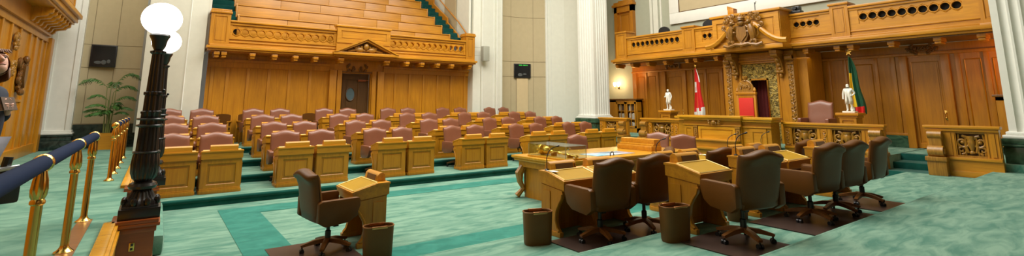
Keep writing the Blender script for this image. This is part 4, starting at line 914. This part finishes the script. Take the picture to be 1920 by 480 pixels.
# side chairs along the gallery wall
def side_chair():
    t = thing('side_chair', '-', 'chair')
    for sx in (-1, 1):
        MB().box(sx*.24-.02, sx*.24+.02, .20, .24, 0, .66, b=.006).build('leg', M['oak'], t); MB().box(sx*.24-.02, sx*.24+.02, -.26, -.22, 0, .84, b=.006).build('leg', M['oak'], t)
        MB().box(sx*.24-.025, sx*.24+.025, -.24, .26, .64, .68, b=.01).build('armrest', M['oak'], t)
    MB().box(-.23, .23, -.22, .24, .40, .48, b=.02).build('seat', M['black'], t)
    n = 10; mb = MB(); mb.prism([(-.22, .52)] + [(.22*math.cos(PI-PI*i/n)*1.0, .84+.05*math.sin(PI*i/n)) for i in range(n+1)] + [(.22, .52)], 'y', -.25, -.20); mb.build('backrest', M['leather'], t)
    return t
s0 = side_chair(); k = 0
for (x, y, lab) in ((1.60, 17.25, 'wooden side chair with dark seat by the wall, nearest the left end'), (2.34, 17.35, 'wooden side chair by the wall left of the second rear desk pair'), (4.24, 17.3, 'wooden side chair by the wall left of the dark door'), (6.95, 17.3, 'wooden side chair by the wall right of the dark door')):
    if k == 0: s0.location = (x, y, .6); s0.rotation_euler = (0, 0, PI-.3); s0['label'] = lab; s0['group'] = 'wooden side chairs along the gallery wall'
    else: dup(s0, (x, y, .6), PI+.1, lab, 'wooden side chairs along the gallery wall')
    k += 1

# ================================================================== CENTRAL TABLE, MACE
t = thing('clerk_table', 'large oak central table carrying the glass mace case and blue print', 'table', (7.7, 7.22, 0))
mb = MB(); mb.box(-1.9, 1.9, -.78, .78, .75, .80, b=.012); mb.box(-1.86, 1.86, -.74, .74, .70, .75, b=.012); mb.build('table_top', M['oak_top'], t)
mb = MB(); mb.box(-1.78, 1.78, -.68, .68, .58, .70); mb.build('apron', M['oak_h'], t)
for sx in (-1, 1):
    mb = MB(); panelled(mb, -1.7, 1.7, .08, .58, -.62, .1, .02); mb.box(-1.7, 1.7, -.6, .6, 0, .56) if sx < 0 else None
    if sx > 0: 
        for v in mb.bm.verts: v.co.x *= -1; v.co.y *= -1
    mb.build('side_panel', M['oak'], t)
    for sy in (-1, 1):
        mb = MB(); mb.tube([(sx*1.74, sy*.6, .58), (sx*1.82, sy*.62, .46), (sx*1.80, sy*.62, .30), (sx*1.74, sy*.6, .16), (sx*1.86, sy*.64, .03)], [.07, .09, .06, .05, .06], 8); mb.build('leg', M['carved'], t)
t = thing('glass_case', 'low glass display case over the golden mace on the central table', 'display case', (6.18, 7.06, .80))
mb = MB(); mb.box(-.27, .27, -.55, .55, 0, .03, b=.008); mb.build('base', M['oak_top'], t)
for (a, b2, c, d) in ((-.25, -.25, -.53, .53), (.25, .25, -.53, .53), (-.25, .25, -.53, -.53), (-.25, .25, .53, .53)):
    mb = MB(); mb.box(a-.003, b2+.003, c-.003, d+.003, .03, .24); mb.build('glass_pane', M['glass'], t)
mb = MB(); mb.box(-.26, .26, -.54, .54, .24, .25); mb.build('top_pane', M['glass_top'], t)
mb = MB()
for sx in (-1, 1):
    for sy in (-1, 1): mb.tube([(sx*.25, sy*.53, .03), (sx*.25, sy*.53, .25)], .006, 5)
mb.build('corner_strip', M['steel'], t)
t = thing('mace', 'golden ceremonial mace with crowned head lying in the glass case', 'mace', (6.18, 7.04, .895), 0)
def my(prof, seg=14):
    mb = MB(); mb.lathe(prof, seg)
    for v in mb.bm.verts: v.co = Vector((v.co.x, v.co.z, v.co.y - .07*v.co.z*-1.0))
    return mb
my([(.012, -.55), (.030, -.54), (.030, -.50), (.014, -.48), (.014, -.30), (.028, -.28), (.014, -.26), (.014, -.08), (.028, -.06), (.028, -.03), (.015, 0), (.015, .15), (.03, .18), (.02, .22)]).build('shaft', M['gold'], t)
mb = my([(.02, .22), (.07, .26), (.085, .32), (.07, .36), (.055, .38), (.10, .41), (.105, .44), (.08, .48), (.03, .52), (.02, .55)])
for k in range(8): a = 2*PI*k/8; mb.ell((.09*math.cos(a), .47, .09*math.sin(a)+.033), (.022, .04, .022), 6, 4)
mb.build('crowned_head', M['gold'], t)
mb = MB()
for y in (-.35, .1): mb.box(-.06, .06, y-.02, y+.02, -.072, -.012, b=.005)
t2 = mb.build('cradle', M['oak'], t)
o = MB().box(-.55, .55, -.25, .25, 0, .008, b=.002).build('table_print', M['map']); o.location = (7.48, 6.98, .80); tag(o, 'glossy blue and white printed sheet lying on the central table', 'print')
o = MB().tube([(-.08, 0, 0), (-.07, 0, .05), (0, .0, .075), (.07, .0, .05), (.08, 0, 0)], .010, 8).build('headset', M['black']); o.location = (7.28, 6.68, .802); o.rotation_euler = (0, 0, .3); tag(o, 'small dark curved headset lying before the blue print', 'headset')
t = thing('document_rack', 'stepped oak document rack at the far end of the central table', 'document rack', (8.75, 7.25, .80))
MB().box(-.17, .17, -.50, .46, 0, .10, b=.01).build('base', M['oak_h'], t); MB().box(-.05, .17, -.48, .44, .10, .24, b=.012).build('upper_step', M['oak_h'], t); MB().box(-.10, -.05, -.49, .45, .10, .14, b=.01).build('lip', M['oak_top'], t)

# ================================================================== LAMPS, RAILS, PLANT
def lamp(label):
    t = thing('post_lamp', label, 'lamp', (-.05, 7.35, .50), 0, 'black iron post lamps at the entrance steps')
    mb = MB(); mb.box(-.195, .195, -.195, .195, 0, .12, b=.008); mb.box(-.17, .17, -.17, .17, .12, .14, b=.01); mb.build('base_block', M['iron'], t)
    mb = MB(); mb.lathe([(.185, .14), (.18, .17), (.15, .20), (.125, .24), (.10, .29), (.085, .31)], 40, (0,0,0), 20, .10)
    for k in range(8): a = 2*PI*k/8+.39; mb.ell((.165*math.cos(a), .165*math.sin(a), .18), (.035, .035, .05), 8, 5)
    mb.build('leaf_foot', M['iron'], t)
    mb = MB(); mb.lathe([(.08, .30), (.13, .32), (.145, .35), (.13, .38), (.085, .40)], 32); mb.build('ring', M['iron'], t)
    mb = MB(); mb.lathe([(.085, .40), (.12, .44), (.14, .50), (.145, .60), (.135, .70), (.128, .72)], 48, (0,0,0), 16, .10); mb.build('urn', M['iron'], t)
    mb = MB(); mb.lathe([(.14, .72), (.14, .745), (.115, .75), (.105, 1.02), (.118, 1.03), (.118, 1.06)], 48, (0,0,0), 16, .12)
    for z in (.735, 1.045, 1.12): mb.tube([(.125*math.cos(2*PI*i/24), .125*math.sin(2*PI*i/24), z) for i in range(25)], .014, 6, cap=False)
    mb.build('lower_shaft', M['iron'], t)
    mb = MB(); mb.lathe([(.105, 1.06), (.10, 1.18), (.108, 1.19), (.108, 1.21), (.09, 1.22), (.085, 1.40), (.10, 1.41), (.10, 1.44), (.078, 1.45), (.062, 1.90), (.085, 1.92), (.085, 1.94), (.05, 1.95)], 48, (0,0,0), 12, .14); mb.ell((.10, 0, 1.46), (.02, .02, .02)); mb.build('upper_shaft', M['iron'], t)
    mb = MB(); mb.lathe([(.045, 1.95), (.07, 2.0), (.085, 2.08), (.10, 2.11), (.11, 2.13), (.10, 2.15), (.08, 2.155)], 32); mb.build('globe_holder', M['iron'], t)
    mb = MB(); mb.lathe([(.09, 2.15)] + [(.212*math.cos(a), 2.345+.20*math.sin(a)) for a in [R(v) for v in range(-66, 90, 6)]] + [(.002, 2.545)], 32); mb.build('globe_shade', M['globe'], t, ang=80)
    return t
l0 = lamp('black fluted iron post lamp with lit globe, nearer of the two')
dup(l0, (.03, 10.04, .50), 0, 'black fluted iron post lamp with lit globe, farther one partly hidden')
def pedestal(label, y):
    t = thing('lamp_pedestal', label, 'pedestal', (-.06, y, 0), 0, 'reddish wooden lamp pedestals')
    mb = MB(); mb.box(-.21, .17, -.19, .19, -.02, .42); mb.box(-.215, .175, -.20, .19, 0, .09, b=.01); mb.build('body', M['red_wood'], t)
    mb = MB(); mb.box(-.225, .185, -.215, .205, .36, .42, b=.012); mb.box(-.24, .215, -.235, .215, .42, .46, b=.012); mb.box(-.235, .20, -.23, .21, .46, .50, b=.008); mb.build('cap', M['red_wood'], t)
    return t
p0 = pedestal('reddish wooden pedestal with brass outlet under the nearer post lamp', 7.33)
ou = MB().box(-.05, .0, -.201, -.19, .17, .26, b=.003).build('outlet_plate', M['brass'], p0)
mb = MB(); mb.box(-.037, -.013, -.2035, -.200, .175+.005, .205); mb.box(-.037, -.013, -.2035, -.200, .222, .252); mb.build('socket', M['black'], ou)
pedestal('reddish wooden pedestal under the farther post lamp', 10.04)
def railing(label, ys, yend0, yend1):
    t = thing('brass_railing', label, 'railing', (-.57, ys[0], .45), 0, 'brass railings with navy velvet handrails')
    for y in ys:
        d = y-ys[0]; mb = MB(); mb.lathe([(.075, 0), (.075, .012), (.05, .03), (.036, .05), (.032, .07), (.030, .70), (.040, .71), (.040, .725), (.031, .74)], 24, (0, d, 0)); p = mb.build('post', M['brass'], t)
        mb = MB(); mb.lathe([(.036, .74), (.045, .76), (.048, .80), (.042, .86), (.032, .90), (.028, .92), (.045, .93)], 32, (0, d, 0), 10, .18); mb.build('finial', M['brass'], p)
        mb = MB(); mb.ell((0, d, .965), (.060, .045, .060), 16, 10); mb.build('knob', M['brass'], t)
    mb = MB(); mb.tube([(0, yend0-ys[0], .965), (0, yend1-ys[0], .965)], .050, 16); mb.build('handrail', M['velvet'], t)
    return t
railing('brass railing with navy velvet handrail in the left foreground', (4.45, 6.22, 7.68), 2.2, 7.66)
railing('brass railing with navy handrail beyond the entrance steps', (11.38, 12.42, 13.40, 14.55, 15.8), 11.4, 15.8)
# potted palm
t = thing('potted_palm', 'slender potted palm in a wooden planter before the tan niche', 'plant', (-1.15, 19.25, .45), .1)
mb = MB(); mb.prism([(-.17, 0), (.17, 0), (.20, .48), (-.20, .48)], 'y', -.18, .18); mb.build('planter', M['oak_h'], t)
MB().box(-.17, .17, -.16, .16, .44, .465).build('soil', M['black'], t)
rnd = random.Random(4)
fr = [(-.1, .0, 1.75, .75, 2.6), (.06, 0, 1.95, .62, .35), (0, .02, 1.55, .60, .1), (-.05, 0, 1.65, .55, 1.3), (.05, -.02, 1.2, .55, .2), (-.04, 0, 1.25, .5, 2.9), (0, .02, .95, .55, 3.3), (.04, 0, .85, .5, -.3), (-.03, .0, .80, .6, 2.7), (0, -.02, 1.0, .42, 1.0), (.02, -.03, .75, .45, 4.4), (-.02, -.02, .9, .45, 5.2), (.05, -.05, .7, .4, 5.9), (0, 0, .7, .5, 3.7), (-.08, 0, .65, .45, 3.0)]
for (bx, by, h, ln, a) in fr:
    ca_, sa = math.cos(a), .6*math.sin(a); mb = MB(); pts = []
    hz = h*.80
    for i in range(9):
        q = i/8
        if q < .5: pts.append(Vector((bx+ca_*ln*.10*q, by+sa*ln*.1*q, .45+hz*2*q*1.0)))
        else:
            w = (q-.5)*2; pts.append(Vector((bx+ca_*ln*(.05+.95*w), by+sa*ln*(.05+.95*w), .45+hz+ .35*h*w*(1.15-w)*1.3)))
    mb.tube(pts, [.010]*5+[.007, .006, .004, .002], 5); 
    f = mb.build('frond', M['stem'], t); mb = MB()
    for i in range(14):
        w = .08+.92*i/13; q = 4+w*4; k0 = min(7, int(q)); p = pts[k0].lerp(pts[k0+1], q-k0); d = (pts[k0+1]-pts[k0]).normalized(); sd = d.cross(Vector((0,0,1))).normalized()
        L = ln*.48*math.sin(PI*(.18+.75*w))+.03
        for s in (-1, 1):
            e = p + d*L*.55 + sd*s*L*.75 + Vector((0,0,-L*.45)); m1 = p.lerp(e, .45)+Vector((0,0,L*.12)); wv = d*.022
            mb.add([p, m1+wv, e, m1-wv], [(0,1,2,3)])
    mb.build('leaflets', M['leaf'], f, smooth=False)

# ================================================================== SCREENS
def screen(label, loc, rz, w, h):
    t = thing('wall_screen', label, 'screen', loc, rz)
    MB().box(-w/2, w/2, -.05, .02, 0, h, b=.008).build('housing', M['black'], t)
    MB().box(-w/2+.04, w/2-.04, -.054, -.05, .04, h-.04).build('display', M['screen'], t)
    return t
t = screen('black recessed screen on the tan niche at upper left', (-1.52, 19.97, 2.95), -.02, .64, .70)
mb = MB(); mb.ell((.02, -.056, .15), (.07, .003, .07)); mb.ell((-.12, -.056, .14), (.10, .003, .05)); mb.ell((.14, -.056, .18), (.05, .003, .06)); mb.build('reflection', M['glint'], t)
t = screen('black screen with green readout on the tan niche in the far corner', (13.28, 17.46, 2.96), -.29, .80, .64)
mb = MB(); mb.box(-.18, -.02, -.0575, -.054, .555, .595); mb.box(.02, .16, -.0575, -.054, .555, .595); mb.box(.19, .24, -.0575, -.054, .555, .595); mb.build('green_readout', M['screen_ui'], t)
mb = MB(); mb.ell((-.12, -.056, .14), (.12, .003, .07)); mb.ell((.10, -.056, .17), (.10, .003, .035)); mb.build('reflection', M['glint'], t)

# ================================================================== FLAGS
def flag(name, label, y, X, colf, mats, ztop=3.10, zbot=1.32, side=1, top='spear'):
    t = sframe(name, label, 'flag', X, .6, y)
    mb = MB(); mb.lathe([(.14, 0), (.14, .03), (.04, .06), (.016, .08), (.014, 2.55)], 14); mb.build('pole', M['oak'], t)
    mb = MB()
    if top == 'star':
        pts = []
        for k in range(10): r = (.09, .038)[k % 2]; pts.append((r*math.sin(PI*k/5), 2.66+r*math.cos(PI*k/5)))
        mb.prism(pts, 'y', -.015, .015)
    else: mb.lathe([(.014, 2.54), (.035, 2.57), (.02, 2.60), (.03, 2.62), (.004, 2.72)], 10)
    mb.build('finial', M['gold'], t)
    mb = MB(); nu, nv = 22, 28; H = ztop-zbot
    def f(u, v):
        wd = .06+.30*(1-(1-v)**1.6)+.03*math.sin(v*9); x = side*(.0+wd*(u-.18)) ; 
        return (x+.015*math.sin(7*u+4*v), -.03-.055*math.sin(u*15+v*2.0)*(.35+.65*v)-.03*v, ztop-.6-H*v*(1-.07*u)-.05*u)
    for j in range(nv):
        for i in range(nu):
            q = [f(i/nu, j/nv), f((i+1)/nu, j/nv), f((i+1)/nu, (j+1)/nv), f(i/nu, (j+1)/nv)]
            mb.add(q, [(0,1,2,3)], colf((i+.5)/nu, (j+.5)/nv))
    bmesh.ops.remove_doubles(mb.bm, verts=mb.bm.verts, dist=.0005); mb.build('cloth', mats, t, ang=80)
    return t
def can_col(u, v):
    if v < .30: return 1 if u > .80 else 0
    if v < .50: 
        return (1 if u < .5 and not (.12 < u < .34 and .36+.3*abs(u-.23) < v < .46) else 0)
    if v < .82: return 0
    return 0 if (u < .12 or .45 < u < .55) and v < .9 else 1
flag('canadian_flag', 'drooping red and white flag with maple leaf on a pole left of the canopy', 10.37, 15.9, can_col, [M['redflag'], M['whiteflag']])
def sk_col(u, v):
    if v > .86: return 2 if .3 < u < .9 else 0
    if v > .30 and u < .46: return 1
    return 0
flag('provincial_flag', 'drooping green and yellow flag on a pole behind the right statue', 5.44, 15.9, sk_col, [M['greenflag'], M['yellowflag'], M['redflag']], 3.15, 1.45, 1, 'star')

# ================================================================== STATUES
def statue(label, y, arms):
    t = sframe('statue', label, 'statue', 14.6, 1.60, y); k = .40
    V = [(0, 0, .95), (0, -.01, 1.15), (0, 0, 1.38), (0, 0, 1.50), (0, -.02, 1.60), (0, -.02, 1.70), (0, -.01, 1.78),
         (-.11, 0, .90), (-.12, -.04, .50), (-.13, .02, .10), (-.14, -.10, .04), (.11, 0, .90), (.13, -.02, .50), (.14, .03, .10), (.17, -.08, .04),
         (-.21, 0, 1.42), (.21, 0, 1.42)]
    E_ = [(0,1),(1,2),(2,3),(3,4),(4,5),(5,6),(0,7),(7,8),(8,9),(9,10),(0,11),(11,12),(12,13),(13,14),(2,15),(2,16)]
    rad = [.17, .17, .18, .07, .09, .105, .07, .11, .075, .055, .05, .11, .075, .055, .05, .085, .085]
    for s, pts in ((-1, arms[0]), (1, arms[1])):
        prev = 15 if s < 0 else 16
        for q, p in enumerate(pts): V.append(p); E_.append((prev, len(V)-1)); rad.append((.065, .05, .05)[min(q, 2)]); prev = len(V)-1
    o = skinned('figure', [(a*k, b2*k, c*k) for a, b2, c in V], E_, [r*k for r in rad], M['statue'], t)
    mb = MB()        # frock coat skirt, collar, coat tail
    n = 18; vs = []; rows = [(.50, .235, .20), (.75, .225, .19), (1.0, .20, .165), (1.2, .205, .165), (1.38, .21, .15)]
    for (z, a, b2) in rows:
        for i in range(n): th = -PI/2+.25+(2*PI-.5)*i/(n-1); vs.append((a*math.cos(th)*k, b2*math.sin(th)*k, z*k))
    mb.add(vs, [(j*n+i, j*n+i+1, (j+1)*n+i+1, (j+1)*n+i) for j in range(len(rows)-1) for i in range(n-1)])
    co = mb.build('coat', M['statue'], t, ang=80); md = co.modifiers.new('thick', 'SOLIDIFY'); md.thickness = .012
    mb = MB(); mb.box(-.14, .14, -.12, .12, -.03, .012, b=.006); mb.ell((.05, .03, .06), (.05, .04, .09)); mb.build('plinth', M['statue'], t)
    p = sframe('statue_pedestal', 'square oak pedestal under the white statue at %s' % ('left' if y > 8 else 'right'), 'pedestal', 14.6, .6, y, 'oak statue pedestals')
    mb = MB(); mb.box(-.19, .19, -.19, .19, .12, .86); panelled(mb, -.19, .19, .14, .84, -.21, .06, .015); mb.build('shaft', M['oak'], p)
    MB().box(-.23, .23, -.23, .23, 0, .12, b=.015).build('base', M['oak'], p)
    mb = MB(); mb.box(-.22, .22, -.22, .22, .84, .90, b=.012); mb.box(-.26, .26, -.26, .26, .90, .97, b=.012); mb.build('cap', M['oak_h'], p)
statue('white marble statue of a man in a frock coat, left of the drooping red flag', 10.66, ([(-.29, .02, 1.15), (-.26, -.16, 1.05), (-.20, -.20, 1.18)], [(.30, .04, 1.15), (.29, -.06, .90), (.28, -.08, .80)]))
statue('white marble statue with one hand on its hip, before the green and yellow flag', 5.10, ([(-.30, .0, 1.15), (-.31, -.04, .88), (-.30, -.06, .78)], [(.34, .08, 1.18), (.22, -.08, 1.02), (.14, -.14, 1.05)]))

# ================================================================== PERSON at the left edge
pt = thing('person', 'person with reddish brown hair in navy jacket and grey trousers, looking upward', 'person', (-1.345, 6.66, .45), R(70))
V = [(0, 0, .98), (0, -.01, 1.18), (0, .02, 1.42), (0, -.01, 1.55), (0, -.045, 1.66),
     (-.10, 0, .92), (-.11, -.02, .52), (-.11, .03, .09), (-.12, -.13, .04), (.10, 0, .92), (.11, -.03, .52), (.12, .02, .09), (.14, -.14, .04),
     (-.175, .01, 1.46), (-.215, .09, 1.18), (-.19, -.08, 1.22), (-.08, -.175, 1.32), (.175, .01, 1.46), (.215, .09, 1.18), (.19, -.08, 1.22), (.07, -.175, 1.32)]
E_ = [(0,1),(1,2),(2,3),(3,4),(0,5),(5,6),(6,7),(7,8),(0,9),(9,10),(10,11),(11,12),(2,13),(13,14),(14,15),(15,16),(2,17),(17,18),(18,19),(19,20)]
rad = [.15, .14, .15, .058, .06, .10, .07, .045, .045, .10, .07, .045, .045, .07, .048, .038, .030, .07, .048, .038, .030]
body = skinned('body', V, E_, rad, M['skin'], pt)
# head tilted back, joined into the body mesh
hb = bmesh.new(); hb.from_mesh(body.data); tmp = MB()
HR = Matrix.Translation((.0, -.065, 1.73)) @ Matrix.Rotation(R(-40), 4, 'Z') @ Matrix.Rotation(R(-28), 4, 'X')
hd = MB(); hd.ell((0, 0, 0), (.077, .098, .118), 20, 14); hd.ell((0, -.045, -.075), (.055, .055, .05), 14, 8)
hd.tube([(0, -.088, .035), (0, -.112, -.005), (0, -.122, -.022), (0, -.095, -.034)], [.010, .015, .019, .010], 8); 
for sx in (-1, 1):
    hd.ell((sx*.078, .01, -.005), (.012, .026, .036), 8, 6); hd.tube([(sx*.012, -.096, .040), (sx*.035, -.092, .046), (sx*.058, -.072, .038)], .008, 6)
hd.tube([(-.026, -.092, -.060), (0, -.100, -.058), (.026, -.092, -.060)], [.005, .009, .005], 6)
hd.bm.verts.index_update(); vs = [hb.verts.new(HR @ v.co) for v in hd.bm.verts]
for f in hd.bm.faces: hb.faces.new([vs[v.index] for v in f.verts]).smooth = True
# fingers on both hands, curled round a folded paper
for sx in (-1, 1):
    fm = MB()
    for q in range(4):
        L = (.055, .062, .058, .045)[q]; zz = 1.345-.018*q
        fm.tube([(sx*.075, -.175, zz), (sx*(.055), -.21, zz+.004), (sx*(.03), -.225, zz), (sx*(.075-L-.02), -.21, zz-.004)], [.011, .010, .009, .007], 6)
    fm.tube([(sx*.085, -.175, 1.35), (sx*.06, -.185, 1.385), (sx*.025, -.20, 1.395)], [.013, .011, .008], 6)
    fm.bm.verts.index_update(); vs = [hb.verts.new(v.co) for v in fm.bm.verts]
    for f in fm.bm.faces: hb.faces.new([vs[v.index] for v in f.verts]).smooth = True
hb.to_mesh(body.data); hb.free()
mb = MB()
for sx in (-1, 1): mb.ell(tuple(HR @ Vector((sx*.032, -.086, .022))), (.013, .008, .009), 8, 6)
mb.build('eyes', M['black'], pt)
mb = MB(); mb.tube([tuple(HR @ Vector(p)) for p in ((-.027, -.095, -.060), (0, -.104, -.057), (.027, -.095, -.060))], .006, 6); mb.build('lips', M['red_lip'] if 'red_lip' in M else plain('lip', (.50, .16, .13), .5), pt)
mb = MB()
t2 = bmesh.new(); bmesh.ops.create_uvsphere(t2, u_segments=24, v_segments=16, radius=1)
for v in list(t2.verts):
    c = v.co
    if c.y < -.35 and c.z < .62: t2.verts.remove(v)
mb.merge(t2, HR @ Matrix.Diagonal((.092, .112, .130, 1)))
for i in range(26):
    a = PI*(.02+.96*i/25)
    x, y = .086*math.cos(a), .02+.088*math.sin(a)
    mb.tube([tuple(HR @ Vector(p)) for p in ((x*.9, y*.9, .04), (x*1.08, y*1.12, -.04), (x*1.10, y*1.15+.01, -.12), (x*1.0, y*1.05, -.155))], [.012, .018, .014, .003], 5)
for i in range(9):
    u = -1+2*i/8; mb.tube([tuple(HR @ Vector(p)) for p in ((u*.03, -.02, .125), (u*.06, -.085, .105), (u*.078, -.100, .070-.01*(i % 2)))], [.014, .014, .003], 5)
mb.build('hair', M['hair'], pt, ang=80)
jk = [0,1,2,13,14,15,17,18,19]; mpj = {a: i for i, a in enumerate(jk)}
jV = [V[a] for a in jk]; jV[mpj[0]] = (0, 0, .90)
jE = [(mpj[a], mpj[b2]) for a, b2 in E_ if a in mpj and b2 in mpj]
jr = [.185, .175, .172, .090, .068, .056, .090, .068, .056]
nk = len(jV); jV.append((0, .015, 1.53)); jE.append((mpj[2], nk)); jr.append(.075)
for s, e in ((15, 16), (19, 20)): jV.append(tuple(Vector(V[s]).lerp(Vector(V[e]), .55))); jE.append((mpj[s], len(jV)-1)); jr.append(.046)
skinned('jacket', jV, jE, jr, M['navy'], pt)
tk = [0,5,6,7,9,10,11]; mpt = {a: i for i, a in enumerate(tk)}
skinned('trousers', [V[a] for a in tk], [(mpt[a], mpt[b2]) for a, b2 in E_ if a in mpt and b2 in mpt], [.155, .118, .088, .070, .118, .088, .070], M['trouser'], pt)
mb = MB()
for sx, x in ((-1, -.12), (1, .13)): mb.ell((x, -.07, .045), (.055, .14, .045), 12, 8)
mb.build('shoes', M['black'], pt)
o = MB().box(-.09, .09, -.006, .006, 0, .13).build('folded_leaflet', M['book_b']); o.location = pt.matrix_basis @ Vector((0, -.232, 1.29)); o.rotation_euler = (R(-20), 0, R(70)); tag(o, 'small dark folded leaflet held in the hands of the person', 'leaflet')
t = thing('camera_bag', 'black bag with grey tube hanging beside the person at left', 'bag', (-1.16, 6.38, .96), R(20))
mb = MB(); mb.box(-.06, .20, -.10, .10, -.05, .22, b=.03); mb.build('bag_body', M['black'], t)
mb = MB(); mb.tube([(.0, -.1, .25), (.17, -.08, .27)], .02, 8); mb.build('grey_tube', M['steel'], t)
mb = MB(); mb.tube([(.0, 0, .2), (.02, .05, .55), (-.02, .12, .92)], .012, 6); mb.tube([(.08, -.04, .22), (.10, -.04, .36)], .035, 8); mb.build('strap', M['black'], t)

# ================================================================== LIGHT AND CAMERA
def area(name, loc, size, power, colr=(1, .96, .88), rot=(0, 0, 0), sy=None, spread=180):
    l = bpy.data.lights.new(name, 'AREA'); l.energy = power; l.color = colr; l.size = size; l.spread = R(spread)
    if sy: l.shape = 'RECTANGLE'; l.size_y = sy
    o = bpy.data.objects.new(name, l); col.objects.link(o); o.location = loc; o.rotation_euler = rot; return o
area('laylight', (6.5, 9.0, 10.8), 9, 1750, (1, .97, .90), sy=9)
area('west_fill', (-.6, 13.5, 9.5), 3, 360, (1, .97, .92), sy=10)  # unseen fill lamp added, strong enough to brighten the north-west niche
area('gallery_fill', (5.8, 20.0, 10.5), 8, 150, (1, .95, .86), sy=3)  # unseen extra lamp added to light the gallery benches
area('east_fill', (12.5, 8.0, 10.5), 4, 300, (1, .94, .84), sy=9)  # unseen extra lamp added above the speaker's end
area('undergallery_fill', (5.8, 17.0, 3.36), 8, 5, (1, .84, .58), sy=.3)  # unseen fill added below the soffit to lift the panelled wall
area('dais_fill', (15.9, 7.87, 3.2), .3, 9, (1, .80, .50), sy=10)  # unseen warm fill added under the balcony to lift the dais wall
def point(name, loc, power, colr, r=.1):
    l = bpy.data.lights.new(name, 'POINT'); l.energy = power; l.color = colr; l.shadow_soft_size = r
    o = bpy.data.objects.new(name, l); col.objects.link(o); o.location = loc; return o
point('sconce_light', (16.55, 15.0, 2.75), 28, (1, .66, .32)); point('sconce_light', (16.4, 1.9, 2.9), 26, (1, .45, .14)); point('sconce_light', (16.45, 13.75, 3.1), 7, (1, .45, .12))
w = bpy.data.worlds.new('World'); w.use_nodes = True; w.node_tree.nodes['Background'].inputs[0].default_value = (.9, .93, 1, 1); w.node_tree.nodes['Background'].inputs[1].default_value = .25; sc.world = w
cam = bpy.data.cameras.new('Camera'); cam.sensor_width = 36; cam.lens = 902/1920*36; cam.shift_x = 0; cam.shift_y = -190.5/1920; cam.clip_start = .05
co = bpy.data.objects.new('Camera', cam); col.objects.link(co); co.location = (0, 0, 1.8)
pit, yaw = R(9.144), R(36.047)
co.rotation_euler = (PI/2+pit, 0, -yaw); sc.camera = co
sc.view_settings.view_transform = 'Standard'; sc.view_settings.look = 'None'; sc.view_settings.exposure = .38; sc.view_settings.gamma = 1.0
